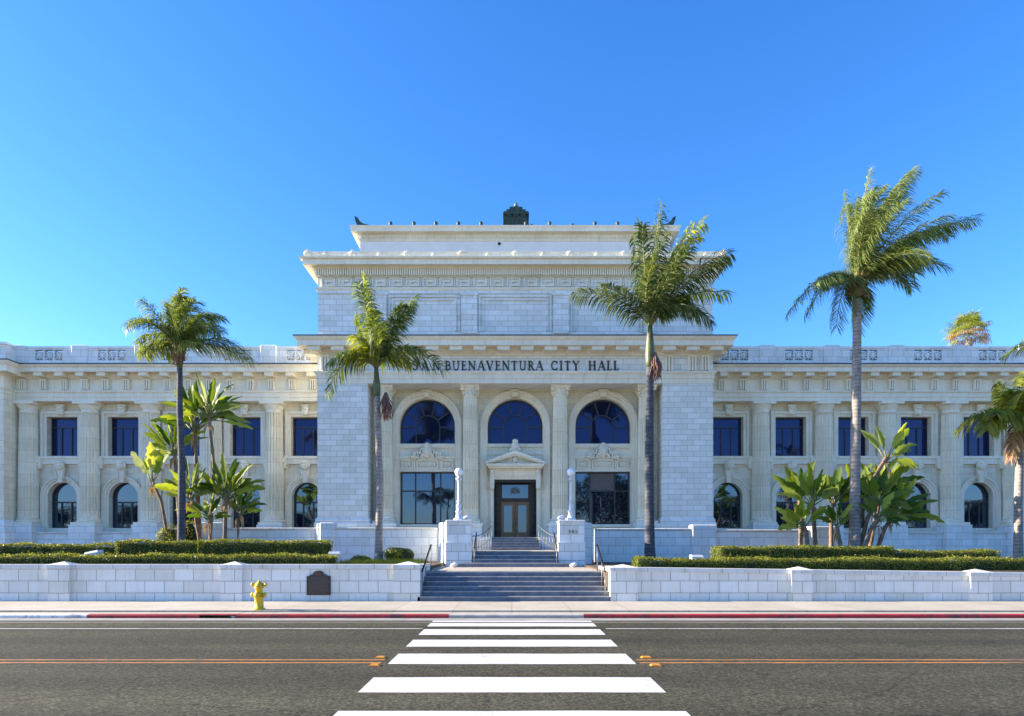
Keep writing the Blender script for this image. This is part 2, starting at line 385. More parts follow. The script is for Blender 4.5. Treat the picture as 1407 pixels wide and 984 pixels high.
# road paint
def mark(x0, x1, y0, y1, m, lift=.004, jag=0):
    n = max(2, int(abs(x1-x0)/.5)); r = rnd
    vs = []; fs = []
    for i in range(n+1):
        x = x0+(x1-x0)*i/n
        vs += [(x+(r.uniform(-jag,jag) if 0<i<n else 0), y0+r.uniform(-jag,jag), ROAD+lift), (x, y1+r.uniform(-jag,jag), ROAD+lift)]
    for i in range(n): fs.append((2*i, 2*i+2, 2*i+3, 2*i+1))
    return structure(MB().add(vs, fs), 'road_marking', m)
CX0, CX1 = -1.93, 1.93
for ya, yb in ((6.25,7.28),(8.2,9.15),(10.17,11.14),(11.93,12.8),(13.5,14.4),(14.92,15.55),(15.8,16.06)):
    mark(CX0, CX1, ya, yb, 'paint_white', .005, .012)
for a, b_ in ((-300, -1.98), (1.98+.1, 300)):
    mark(a, b_, 14.47, 14.58, 'paint_thin', .004)
for a, b_ in ((-300, -2.05), (2.0, 300)):
    mark(a, b_, 10.24, 10.33, 'paint_yellow', .004, .009); mark(a, b_, 10.50, 10.59, 'paint_yellow', .004, .009)
structure(sheet(-300, 300, 15.72, 15.80, ROAD+.002), 'road_marking', 'gutter')
def reflector(x, y, label):
    mb = MB(); z = ROAD+.003
    mb.add([(x-.09,y-.06,z),(x+.09,y-.06,z),(x+.09,y+.06,z),(x-.09,y+.06,z),(x-.06,y-.05,z+.022),(x+.06,y-.05,z+.022),(x+.06,y+.05,z+.022),(x-.06,y+.05,z+.022)],
           [(0,3,2,1),(4,5,6,7),(0,1,5,4),(1,2,6,5),(2,3,7,6),(3,0,4,7)])
    o = mb.build('road_reflector', 'reflector', org=(x, y, z)); tag(o, label, 'road reflector', 'raised road reflectors at the crosswalk')
reflector(X(523,10.75), 10.75, 'amber road reflector at left end of yellow lines, the one farther from the viewer')
reflector(X(515,10.05), 10.05, 'amber road reflector at left end of yellow lines, the one nearer the viewer')
reflector(X(888,10.75), 10.75, 'amber road reflector where right yellow lines meet crosswalk, the farther one')
reflector(X(901,10.05), 10.05, 'amber road reflector where right yellow lines meet crosswalk, the nearer one')

# ------------------------------------------------------------------ planting bed, steps
structure(MB().box(-60, -2.95, 20.5, 60, -.2, .97).box(3.0, 60, 20.5, 60, -.2, .90), 'planting_bed', 'soil')
XC = .19
st = MB()
for k in range(6): st.box(-2.9, 3.0, 20.1+.3*k, 22.4, .14*k, .14*(k+1)-(.001 if k<5 else 0))
st2 = MB(); st2.box(-3.6, 3.9, 22.4, 27.7, .2, .842)
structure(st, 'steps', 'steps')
structure(st2, 'landing', 'sidewalk')
st = MB(); st.box(-2.35, 2.65, 26.3, 27.6, .3, .99)
for k in range(3): st.box(-1.66, 1.95, 27.4+.36*k, 29, .9, .995+.155*(k+1))
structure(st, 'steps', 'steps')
structure(MB().box(-1.66, 1.95, 28.4, 32.5, .9, 1.4615).box(-3, 3.4, 32.5, 40, .9, 1.4615), 'landing', 'sidewalk')
st = MB()
for k in range(5): st.box(XC-1.32, XC+1.32, 36.0+.33*k, 40.6, 1.46, 1.462+.145*(k+1))
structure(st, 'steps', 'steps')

M['nosing'] = plain('lit_step_edge', (.42, .42, .41), .8, c2=(.26, .26, .26), scale=6)  # lit tread edges put into a paler strip colour
ns = MB()
for k in range(5): ns.box(XC-1.32, XC+1.32, 36.0+.33*k-.025, 36.0+.33*k+.02, 1.462+.145*(k+1)-.04, 1.464+.145*(k+1))
for k in range(3): ns.box(-1.66, 1.95, 27.4+.36*k-.02, 27.4+.36*k+.03, .995+.155*(k+1)-.035, .997+.155*(k+1))
for k in range(6): ns.box(-2.9, 3.0, 20.1+.3*k-.015, 20.1+.3*k+.03, .14*(k+1)-.022, .14*(k+1)+.002)
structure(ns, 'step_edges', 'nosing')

# ------------------------------------------------------------------ front retaining walls
def retaining(label, xs, piers, zt, Y0=20.1, first=None):
    # zt(x): height of the coping
    root = empty('retaining_wall', ((xs[0]+xs[1])/2, Y0, 0), label, 'wall')
    def slab(y0, y1, z0f, z1f, x0, x1, mat, name):
        mb = MB().add([(x0,y0,z0f(x0)),(x1,y0,z0f(x1)),(x1,y1,z0f(x1)),(x0,y1,z0f(x0)),(x0,y0,z1f(x0)),(x1,y0,z1f(x1)),(x1,y1,z1f(x1)),(x0,y1,z1f(x0))],
              [(0,3,2,1),(4,5,6,7),(0,1,5,4),(1,2,6,5),(2,3,7,6),(3,0,4,7)]); mb.build(name, mat, root)
    ed = [xs[0]] + [v for p in piers for v in p] + [xs[1]]
    for i in range(0, len(ed), 2):
        a, b = ed[i], ed[i+1]
        if b-a < .05: continue
        slab(Y0+.12, Y0+.42, lambda x: -.1, lambda x: zt(x)-.14, a, b, 'wall', 'wall_panel')
        slab(Y0+.08, Y0+.46, lambda x: zt(x)-.14, lambda x: zt(x), a, b, 'coping', 'coping')
    for a, b in piers:
        z = zt((a+b)/2); mb = MB()
        mb.box(a, b, Y0, Y0+.52, -.1, z-.12)
        mb.build('pier', 'wall', root)
        c = MB(); o = .025
        zc = [(a-o, Y0-o), (b+o, Y0-o), (b+o, Y0+.56), (a-o, Y0+.56)]
        c.add([(x,y,z-.12) for x,y in zc] + [(x,y,z-.01) for x,y in zc] + [((a+b)/2, Y0+.27, z+.09)],
              [(0,3,2,1),(0,1,5,4),(1,2,6,5),(2,3,7,6),(3,0,4,7),(4,5,8),(5,6,8),(6,7,8),(7,4,8)])
        c.build('pier_cap', 'coping', root)
    return root
YW = 20.1
retaining('low white block wall left of the steps, with bronze plaque on it', (-40, X(577,YW)),
    [(X(-175,YW), X(-145,YW)), (X(65,YW), X(95,YW)), (X(303,YW), X(332,YW)), (X(541,YW), X(577,YW))], lambda x: 1.125)
rt = lambda x: 1.045 - max(0, x-3)*.0135
retaining('low white block wall right of the steps, its coping sloping down', (X(839,YW), 40),
    [(X(839,YW), X(876,YW)), (X(1088,YW), X(1117,YW)), (X(1334,YW), X(1364,YW)), (X(1580,YW), X(1610,YW))], rt)
# cheek walls along the lower steps
for a, b, lab in ((-3.30, -2.86, 'left'), (3.02, 3.46, 'right')):
    mb = MB(); zt = 1.08 if a < 0 else 1.0
    mb.bevelbox(a, b, 20.55, 22.9, -.1, zt)
    o = mb.build('cheek_wall', 'coping', org=(a, 20.5, 0)); tag(o, 'white stone cheek wall beside the lower steps, on the %s' % lab, 'wall', 'cheek walls of the steps')
# plaque
px0, px1 = X(420,YW), X(453,YW); pc = (px0+px1)/2; zb, zs, ztp = Z(818,YW), Z(792,YW), Z(784.5,YW)
pts = [(px0, zb), (px1, zb), (px1, zs)]
for k in range(1, 6):
    t_ = k/6; pts.append((px1 - .13*math.sin(t_*math.pi/2)*1.0, zs + (1-math.cos(t_*math.pi/2))*.06))
for k in range(0, 13):
    a = math.pi*k/12; pts.append((pc + .17*math.cos(a), zs+.06 + (ztp-zs-.06)*math.sin(a)))
for k in range(5, 0, -1):
    t_ = k/6; pts.append((px0 + .13*math.sin(t_*math.pi/2), zs + (1-math.cos(t_*math.pi/2))*.06))
pts.append((px0, zs))
pl = empty('plaque', (pc, YW+.1, zb), 'dark bronze plaque with arched top fixed to left front wall', 'plaque')
MB().prism(pts, YW+.085, YW+.119).build('plate', 'plaque', pl)
mb = MB()
for (a, b, c, d) in ((px0+.02, px1-.02, zb+.015, zb+.03), (px0+.02, px0+.035, zb+.03, zs-.01), (px1-.035, px1-.02, zb+.03, zs-.01)): mb.box(a, b, YW+.078, YW+.084, c, d)
mb.build('rim', 'bronze', pl)
MB().ell((pc, YW+.086, zs+.08), (.09, .012, .06)).build('medallion', plain('plaque_medallion', (.16, .07, .04), .5, .5), pl)
mb = MB()
for i in range(9):
    z = zs-.03-i*.058; wd = (px1-px0)/2-.08-(.06 if i in (0, 8) else 0)
    x = pc-wd
    while x < pc+wd:
        l = rnd.uniform(.03, .08); mb.box(x, min(x+l, pc+wd), YW+.080, YW+.084, z-.02, z); x += l+.016
mb.build('raised_text', plain('plaque_text', (.13, .105, .095), .4, .5), pl)

# ------------------------------------------------------------------ CITY HALL
CH = empty('city_hall', (XC, 38, .9), 'white classical city hall with tall central block, columned wings and arched windows', 'city hall')
def P(mb, name, mat, label=None):
    o = mb.build(name, mat, CH)
    if label: o['label'] = label
    return o
HW = 11.48; HI = 8.57; YF = 38.0; YR = 39.6; YB = 62
xl, xr = XC-HW, XC+HW
def wall_bay(mb, x0, x1, z0, z1, y0, y1, opens):
    """opens: list of (xc, halfw, zb, zt, arched) stacked upwards, same xc"""
    zc = z0
    for xc, hw, zb, zt, arch in opens:
        if zb > zc: mb.box(x0, x1, y0, y1, zc, zb)
        if arch:
            zs = zt-hw; nx = opens_top(opens, zt, z1)
            mb.box(x0, xc-hw, y0, y1, zb, nx); mb.box(xc+hw, x1, y0, y1, zb, nx)
            n = 24
            for i in range(n):
                a, b = math.pi*i/n, math.pi*(i+1)/n
                mb.prism([(xc+hw*math.cos(b), zs+hw*math.sin(b)), (xc+hw*math.cos(a), zs+hw*math.sin(a)), (xc+hw*math.cos(a), nx), (xc+hw*math.cos(b), nx)], y0, y1)
            zc = nx
        else:
            mb.box(x0, xc-hw, y0, y1, zb, zt); mb.box(xc+hw, x1, y0, y1, zb, zt); zc = zt
    if zc < z1: mb.box(x0, x1, y0, y1, zc, z1)
def opens_top(opens, zt, z1): return zt+.12
# plain outer piers and upper body
for s in (-1, 1):
    a, b = XC+s*HI, XC+s*HW
    mb = MB(); mb.box(min(a,b), max(a,b), YF, YB, 1.0, 11.12)
    P(mb, 'wall', 'stone', 'plain ashlar pier of the central block')
    mb = MB(); mb.sweep([(.0, 3.35), (.05, 3.3), (.10, 3.22), (.10, 3.10), (.16, 3.0), (.16, 1.0)], min(a,b), max(a,b), YF, YR-.03)
    P(mb, 'pier_base', 'stone')
# recessed wall with three arched bays
AR = 1.667; ZS = Z(587.5, 40.0); LB = Z(611, 40); PB = Z(648.5, 40); WB = Z(721, 40); DT = Z(660, 40); FL = 2.19
bays = [XC-5.31, XC, XC+5.31]
mb = MB(); ed = [XC-HI, XC-2.655, XC+2.655, XC+HI]
for i, xc in enumerate(bays):
    if i == 1: ops = [(xc, 1.29, FL, DT, False), (xc, AR, DT+.22, LB, False), (xc, AR, LB, ZS+AR, True)]
    else: ops = [(xc, AR, WB, LB, False), (xc, AR, LB, ZS+AR, True)]
    wall_bay(mb, ed[i], ed[i+1], 1.46, 11.2, YR, YR+.75, ops)
P(mb, 'recessed_wall', 'wing')
for xc in bays:      # archivolts with steps
    mb = MB()
    for r0, r1, p in ((AR+.04, AR+.20, .09), (AR+.20, AR+.34, .18), (AR+.34, AR+.43, .28)):
        mb.ring(xc, ZS, r0, r1, YR-p, YR+.01, n=36)
        zb_ = 2.6 if xc != XC else 2.2
        for s in (-1, 1): mb.box(xc+s*r0, xc+s*r1, YR-p, YR+.01, zb_, ZS)
    P(mb, 'arch_surround', 'carved')
    mb = MB()     # scrolled keystone
    mb.prism([(xc-.17, ZS+AR+.03), (xc+.17, ZS+AR+.03), (xc+.24, 10.98), (xc-.24, 10.98)], YR-.34, YR)
    mb.ell((xc, YR-.34, ZS+AR+.18), (.16, .10, .16)); mb.ell((xc, YR-.36, 10.80), (.26, .12, .15))
    for q in (-.08, .08): mb.box(xc+q-.02, xc+q+.02, YR-.37, YR-.33, ZS+AR+.2, 10.75)
    mb.box(xc-.3, xc+.3, YR-.42, YR, 10.98, 11.06)
    P(mb, 'keystone', 'relief')
# impost line under the architrave
P(MB().box(XC-HI, XC+HI, YR-.12, YR, 11.06, 11.12), 'ceiling_moulding', 'carved')

def cartouche(x, z, s, Y, name='cartouche', scroll=True):
    mb = MB()
    mb.ell((x, Y-.05*s, z), (.30*s, .16*s, .40*s), 14, 10); mb.ell((x, Y-.12*s, z), (.20*s, .16*s, .29*s), 12, 8)
    mb.ell((x, Y-.1*s, z+.42*s), (.16*s, .14*s, .14*s)); mb.ell((x-.13*s, Y-.06*s, z+.40*s), (.1*s, .1*s, .1*s)); mb.ell((x+.13*s, Y-.06*s, z+.40*s), (.1*s, .1*s, .1*s))
    for sg in (-1, 1):
        if scroll:
            pts = []
            for k in range(26):
                u = k/25; a = u*3.6*math.pi; r = .20*s*(1-u)+.03*s
                pts.append((x+sg*(.68*s + r*math.cos(math.pi-a)), Y-.09*s, z-.20*s + r*math.sin(math.pi-a)))
            pts = [(x+sg*.2*s, Y-.08*s, z+.30*s), (x+sg*.40*s, Y-.08*s, z+.12*s)] + pts
            mb.tube(pts, [.055*s]*len(pts), 6)
            mb.tube([(x+sg*.75*s, Y-.06*s, z-.38*s), (x+sg*1.0*s, Y-.06*s, z-.28*s), (x+sg*1.15*s, Y-.06*s, z-.36*s)], [.07*s, .06*s, .02*s], 6)
            for k in range(4): mb.ell((x+sg*(.42+.17*k)*s, Y-.05*s, z-(.36+.02*k)*s), (.10*s, .07*s, .06*s), 8, 6, rot=sg*.5)
        mb.ell((x+sg*.3*s, Y-.05*s, z-.2*s), (.1*s, .09*s, .2*s), rot=sg*.6)
    return P(mb, name, 'relief')
# spandrel panels
for i, xc in enumerate(bays):
    if i == 1: continue
    mb = MB(); y = YR+.14
    mb.box(xc-AR, xc+AR, y, YR+.5, PB-.02, LB+.02)
    mb.box(xc-AR, xc+AR, y-.16, y, LB-.20, LB-.02); mb.box(xc-AR, xc+AR, y-.10, y, LB-.28, LB-.20)
    zc = LB-.88
    mb.box(xc-AR, xc+AR, y-.18, y, zc+.0, zc+.12); mb.box(xc-AR, xc+AR, y-.10, y, zc-.08, zc)
    mb.box(xc-AR, xc+AR, y-.09, y, PB+.0, PB+.14); mb.box(xc-AR, xc+AR, y-.15, y, PB-.02, PB+.06)
    zm = (zc-.08+PB+.14)/2; hh = (zc-.08-PB-.14)/2
    for cx_, hw in ((xc-1.2, .36), (xc, .66), (xc+1.2, .36)):
        # raised frame with incurved ends and an inner field
        for k, g in ((0, .0), (1, .19)):
            a, b_, h = cx_-hw+g, cx_+hw-g, hh-g
            t_ = .075
            mb.box(a, b_, y-.13, y, zm+h-t_, zm+h); mb.box(a, b_, y-.13, y, zm-h, zm-h+t_)
            mb.box(a, a+t_, y-.13, y, zm-h+t_, zm+h-t_); mb.box(b_-t_, b_, y-.13, y, zm-h+t_, zm+h-t_)
        mb.ell((cx_, y, zm), (hw*.5, .10, hh*.3))
    for sx in (-.78, .78):
        mb.box(xc+sx-.05, xc+sx+.05, y-.07, y, zm-hh, zm+hh)
    P(mb, 'spandrel_panel', 'relief')
    cartouche(xc, LB-.50, .98, YR-.05)

# main windows
def pane(xc, hw, zb, zt, y, mat, parent, arch=False):
    if arch:
        zs = zt-hw; pts = [(xc-hw, zb), (xc+hw, zb)] + [(xc+hw*math.cos(math.pi*k/32), zs+hw*math.sin(math.pi*k/32)) for k in range(33)]
    else: pts = [(xc-hw, zb), (xc+hw, zb), (xc+hw, zt), (xc-hw, zt)]
    return MB().prism(pts, y, y+.02).build('glass', mat, parent)
YG = 40.0
for i, xc in enumerate(bays):
    mb = MB(); t_ = .045; y0, y1 = YG-.06, YG+.03
    mb.ring(xc, ZS, AR-.09, AR+.01, y0, y1, n=36); mb.ring(xc, ZS, .68, .75, y0, y1, n=24)
    for a in (36, 72, 108, 144):
        ca, sa = math.cos(R(a)), math.sin(R(a)); 
        p = [(.72, -t_), (AR-.05, -t_), (AR-.05, t_), (.72, t_)]
        mb.prism([(xc+u*ca-v*sa, ZS+u*sa+v*ca) for u, v in p], y0, y1)
    for s in (-1, 1):
        mb.box(xc+s*.68, xc+s*.75, y0, y1, LB+.06, ZS); mb.box(xc+s*(AR-.09), xc+s*(AR+.01), y0, y1, LB+.06, ZS)
        mb.box(xc+s*.75, xc+s*(AR-.09), y0, y1, ZS-.04, ZS+.04)
    mb.box(xc-AR, xc+AR, y0, y1, LB-.01, LB+.06)
    wn = P(mb, 'arched_window', 'frame'); pane(xc, AR, LB, ZS+AR, YG, 'glass_blue', wn, True)
for i in (0, 2):
    xc = bays[i]; mb = MB(); y0, y1 = YG-.07, YG+.03; zt = Z(675, 40)
    for a, b_ in ((-AR, -AR+.09), (-.80, -.73), (.73, .80), (AR-.09, AR)): mb.box(xc+a, xc+b_, y0, y1, WB, PB)
    for a, b_ in ((-AR+.09, -.80), (-.73, .73), (.80, AR-.09)):
        for c, d in ((WB, WB+.08), (zt-.04, zt+.04), (PB-.10, PB)): mb.box(xc+a, xc+b_, y0+.004, y1, c, d)
    wn = P(mb, 'window', 'frame', 'tall six pane window under arch'); pane(xc, AR-.02, WB, PB, YG, 'glass', wn)
    P(MB().box(xc-AR-.35, xc+AR+.35, YR-.25, YR+.3, WB-.14, WB), 'window_sill', 'carved')
# blind in the right window
MB().box(bays[2]-.72, bays[2]+.72, YG-.012, YG-.004, Z(675,40)+.05, PB-.11).build('blind', plain('blind_cloth', (.16, .14, .13), .9), CH)

# entrance: reveal, pediment, doors
mb = MB(); xc = XC
y = YR-.1
PX = 1.80; Zp0 = Z(644.5, 38.9); 
for s in (-1, 1):        # door surround and consoles
    mb.box(xc+s*1.292, xc+s*1.50, YR-.10, YR+.0, FL, DT+.2); mb.box(xc+s*1.50, xc+s*1.58, YR-.06, YR, FL, DT+.2)
mb.box(xc-1.292, xc+1.292, YR-.10, YR, DT, DT+.2)
P(mb, 'door_surround', 'carved')
for s in (-1, 1):
    c = MB(); c.prism([(xc+s*1.38-.12, DT-.55), (xc+s*1.38+.12, DT-.55), (xc+s*1.38+.14, DT+.62), (xc+s*1.38-.14, DT+.62)], YR-.42, YR-.1)
    c.ell((xc+s*1.38, YR-.42, DT+.45), (.15, .12, .15)); c.ell((xc+s*1.38, YR-.30, DT-.5), (.13, .16, .16)); P(c, 'console_bracket', 'carved')
pd = MB()
pd.box(xc-1.30, xc+1.30, YR-.22, YR-.1, DT+.2, DT+.62)
zb_ = DT+.62; 
pd.box(xc-1.62, xc+1.62, YR-.62, YR-.05, zb_, zb_+.12); pd.box(xc-1.72, xc+1.72, YR-.78, YR-.05, zb_+.12, zb_+.26)
za = zb_+.26; zt = Z(619, 38.9)
h = zt-za
for s in (-1, 1):        # raking cornices
    p = [(xc+s*1.78, za-.02), (xc+s*1.78, za+.12), (xc, zt), (xc, zt-.20)]
    if s > 0: p = p[::-1]
    pd.prism(p, YR-.80, YR-.05)
    p = [(xc+s*1.55, za), (xc+s*1.5, za+.08), (xc, zt-.205), (xc, zt-.30)]
    pd.prism(p, YR-.66, YR-.05)
pd.prism([(xc-1.5, za), (xc+1.5, za), (xc, zt-.25)], YR-.38, YR-.06)
P(pd, 'pediment', 'carved')
tm = MB()
tm.ell((xc, YR-.42, za+.27), (.17, .1, .2)); 
for s in (-1, 1):
    for k in range(5):
        r = .15-.022*k; tm.add(*[[],[]]); xk = xc+s*(.3+.2*k)
        pts = [(xk+r*.7*math.cos(a*.7), YR-.42, za+.16-.01*k+r*.8*math.sin(a*.7)) for a in range(9)]
        tm.tube(pts, .028, 5)
P(tm, 'pediment_carving', 'carved')
# cartouche above pediment and panels either side
mb = MB(); y = YR+.14
mb.box(xc-AR, xc+AR, y, YR+.5, DT+.15, LB+.02); mb.box(xc-AR, xc+AR, y-.16, y, LB-.20, LB-.02); mb.box(xc-AR, xc+AR, y-.1, y, LB-.66, LB-.55)
for s in (-1, 1):
    for a, b_, c, d in ((.72, 1.5, LB-1.35, LB-1.29), (.72, 1.5, LB-.90, LB-.84), (.72, .78, LB-1.29, LB-.90), (1.44, 1.5, LB-1.29, LB-.90)):
        mb.box(xc+s*a, xc+s*b_, y-.06, y, c, d)
P(mb, 'spandrel_panel', 'relief')
cartouche(xc, zt+.28, .82, YR-.35, scroll=False)
# bronze clad reveal, transom, two leaves
yd = 40.25
mb = MB()
for s in (-1, 1): mb.box(xc+s*1.285, xc+s*.99, yd-.15, yd+.1, FL, DT); mb.box(xc+s*1.29, xc+s*1.25, YR+.03, yd-.15, FL, DT)
mb.box(xc-1.285, xc+1.285, YR+.03, yd+.1, DT-.16, DT+.01); mb.box(xc-.99, xc+.99, yd-.1, yd+.1, Z(689,40.2), Z(686,40.2))
mb.box(xc-.99, xc-.86, yd-.12, yd+.08, FL, DT-.16); mb.box(xc+.86, xc+.99, yd-.12, yd+.08, FL, DT-.16)
for k in range(7):
    for s in (-1, 1): mb.ell((xc+s*1.13, yd-.16, FL+.35+k*.45), (.09, .03, .14))
P(mb, 'door_frame', 'bronze')
P(MB().box(xc-1.4, xc+1.4, yd+.12, yd+.25, 1.5, DT+.1), 'door_backing', 'iron')  # added dark panel, blocks the bright sky behind the door gaps
tw = MB()
zt0, zt1 = Z(686,40.2), Z(665,40.2)
tw.box(xc-.86, xc+.86, yd-.06, yd, zt0, zt0+.06); tw.box(xc-.86, xc+.86, yd-.06, yd, zt1-.06, zt1)
tw.box(xc-.86, xc-.80, yd-.06, yd, zt0+.06, zt1-.06); tw.box(xc+.80, xc+.86, yd-.06, yd, zt0+.06, zt1-.06)
tr = P(tw, 'transom_window', 'bronze')
MB().box(xc-.82, xc+.82, yd, yd+.02, zt0, zt1).build('glass', 'glass', tr)
or_ = MB(); zo = (zt0+zt1)/2
or_.ell((xc, yd-.1, zo), (.10, .05, .13))
for k in range(9):
    a = R(-20+220*k/8); or_.tube([(xc, yd-.09, zo-.03), (xc+.2*math.cos(a), yd-.11, zo+.2*math.sin(a)), (xc+.32*math.cos(a+.25), yd-.09, zo+.3*math.sin(a+.2))], [.03, .035, .015], 5)
or_.build('transom_ornament', 'rail', tr)
for s in (-1, 1):
    a, b_ = xc+s*.015, xc+s*.86; x0, x1 = min(a,b_), max(a,b_); z1 = Z(689,40.2)-.02
    df = MB(); df.box(x0, x0+.17, yd-.05, yd+.02, FL+.02, z1); df.box(x1-.17, x1, yd-.05, yd+.02, FL+.02, z1)
    df.box(x0+.17, x1-.17, yd-.05, yd+.02, FL+.02, FL+.34); df.box(x0+.17, x1-.17, yd-.05, yd+.02, z1-.22, z1)
    dl = P(df, 'door', 'wood', 'brown wooden glazed door leaf')
    MB().box(x0+.16, x1-.16, yd, yd+.015, FL+.3, z1-.2).build('glass', glass('door_glass', (.03, .05, .10), 2.2, .05, (.5, .7, 1)) if s < 0 else D.materials['door_glass'], dl)
    hb = MB(); hb.tube([(xc+s*.09, yd-.12, FL+.75), (xc+s*.09, yd-.12, FL+1.15)], .018, 6); hb.box(xc+s*.06, xc+s*.12, yd-.12, yd-.05, FL+.93, FL+1.0); hb.build('handle', 'rail', dl)

# columns
def column(x, y, r, z0, z1, main, parent=CH):
    zc = z1-(.62 if main else .60)
    sh = MB(); k = 8; prof = []
    for i in range(k+1):
        u = i/k; rr = r*(1-.15*u**1.6); prof.append((rr, z0+.42+(zc-z0-.42)*u))
    sh.lathe(prof, x, y, 120, False, flute=.17, nf=20 if main else 18)
    c = sh.build('column', 'column', parent)
    rt_ = r*.85
    cp = MB()
    if main:
        cp.lathe([(rt_*.98, zc-.02), (rt_*1.1, zc+.02), (rt_*1.1, zc+.06), (rt_, zc+.08), (rt_*1.02, zc+.25), (rt_*1.25, zc+.40), (rt_*1.32, zc+.46)], x, y, 32)
        for q in range(12):
            a = q*math.pi/6
            cp.ell((x+rt_*1.10*math.cos(a), y+rt_*1.10*math.sin(a), zc+.20), (.08, .08, .13), 6, 5)
        for sx in (-1, 1):
            for sy in (-1, 1): cp.ell((x+sx*rt_*1.08, y+sy*rt_*1.08, zc+.40), (.14, .12, .10), 8, 6)
        cp.ell((x, y-rt_*1.25, zc+.42), (.11, .06, .09))
    else:
        cp.lathe([(rt_*.99, zc-.12), (rt_*1.05, zc-.10), (rt_*1.05, zc-.05), (rt_, zc-.02), (rt_, zc+.12), (rt_*1.06, zc+.14), (rt_*1.06, zc+.18), (rt_*1.3, zc+.34), (rt_*1.34, zc+.40)], x, y, 32)
    ab = rt_*1.42
    cp.bevelbox(x-ab, x+ab, y-ab, y+ab, zc+(.46 if main else .40), z1, .01)
    cp.build('capital', 'relief', c)
    bs = MB()
    bs.lathe([(r*1.22, z0+.16), (r*1.27, z0+.2), (r*1.27, z0+.25), (r*1.2, z0+.29), (r*1.08, z0+.31), (r*1.06, z0+.34), (r*1.14, z0+.37), (r*1.14, z0+.40), (r*1.0, z0+.44)], x, y, 32)
    bs.bevelbox(x-r*1.3, x+r*1.3, y-r*1.3, y+r*1.3, z0, z0+.16, .01)
    bs.build('base', 'carved', c)
    return c
YC = 38.78
for dx in (-7.72, -2.655, 2.655, 7.72):
    column(XC+dx, YC, .47, 3.0, 11.12, True)
    hwp = .72
    mb = MB(); mb.box(XC+dx-hwp, XC+dx+hwp, YC-.72, YR+.0, 1.46, 2.86); mb.sweep([(0, 3.0), (.06, 3.0), (.06, 2.92), (0, 2.84)], XC+dx-hwp, XC+dx+hwp, YC-.72, YR-.03); mb.box(XC+dx-hwp, XC+dx+hwp, YC-.72, YR-.01, 2.86, 2.995)
    P(mb, 'column_pedestal', 'stone')
# responds behind the columns
# entablature of the central block
mb = MB(); mb.box(xl, xr, YF+.02, YB, 11.12, 13.3)
P(mb, 'frieze', 'stone')
mb = MB()
mb.sweep([(.0, 11.12), (.03, 11.12), (.03, 11.38), (.07, 11.40), (.07, 11.62), (.12, 11.66), (.16, 11.74), (.16, 11.80), (.0, 11.82)], xl, xr, YF, YB)
mb.box(xl, xr, YF-.0, YF+1.3, 11.121, 11.2)
P(mb, 'architrave', 'carved')
mb = MB()
ZC0 = 13.12
mb.sweep([(.0, 12.72), (.05, 12.74), (.06, 12.80), (.16, 12.86), (.20, 12.92), (.20, ZC0), (.82, ZC0+.0), (.82, ZC0-.05), (.90, ZC0-.05), (.90, 13.34), (.94, 13.37), (1.0, 13.44), (1.06, 13.52), (1.06, 13.57), (0, 13.62)], xl, xr, YF, YB)
P(mb, 'cornice', 'carved', 'lower cornice of the central block')
P(MB().sweep([(1.07, 13.55), (1.08, 13.615), (.0, 13.66)], xl, xr, YF, YB), 'cornice_flashing', 'roof')
# modillion blocks
n = 18
for k in range(n):
    x = xl+.0 + (2*HW)*k/(n-1)
    m_ = MB(); m_.box(x-.36, x+.36, YF-.78, YF-.12, ZC0-.27, ZC0-.002); P(m_, 'modillion', 'relief')
for s in (-1, 1):
    for k in range(3):
        y = YF+.35+k*1.45; m_ = MB(); a = XC+s*(HW+.10); b_ = XC+s*(HW+.80); m_.box(min(a,b_), max(a,b_), y-.33, y+.33, ZC0-.27, ZC0-.002); P(m_, 'modillion', 'relief')
# triglyph blocks at both ends of the frieze
def triglyph(x, y, w_, z0, z1):
    m_ = MB()
    for q in (-1, 0, 1): m_.prism([(x+q*w_/3-w_*.10, z0), (x+q*w_/3+w_*.10, z0), (x+q*w_/3+w_*.10, z1-.08), (x+q*w_/3-w_*.10, z1-.08)], y-.17, y+.0)
    m_.box(x-w_/2, x+w_/2, y-.20, y, z1-.08, z1); m_.box(x-w_/2, x+w_/2, y-.03, y, z0, z1-.08)
    return P(m_, 'triglyph', 'relief')
for s in (-1, 1):
    for dx in (11.0, 10.25): triglyph(XC+s*dx+(0), YF+.02, .5, 11.84, 12.70)
    triglyph(XC+s*8.9, YF+.02, .5, 11.84, 12.70)
# guttae row below
mb = MB()
for k in range(44):
    x = xl+.4+k*(2*HW-.8)/43
    if k % 4 < 2: mb.box(x-.2, x+.2, YF-.10, YF-.03, 11.56, 11.62)
P(mb, 'guttae', 'carved')

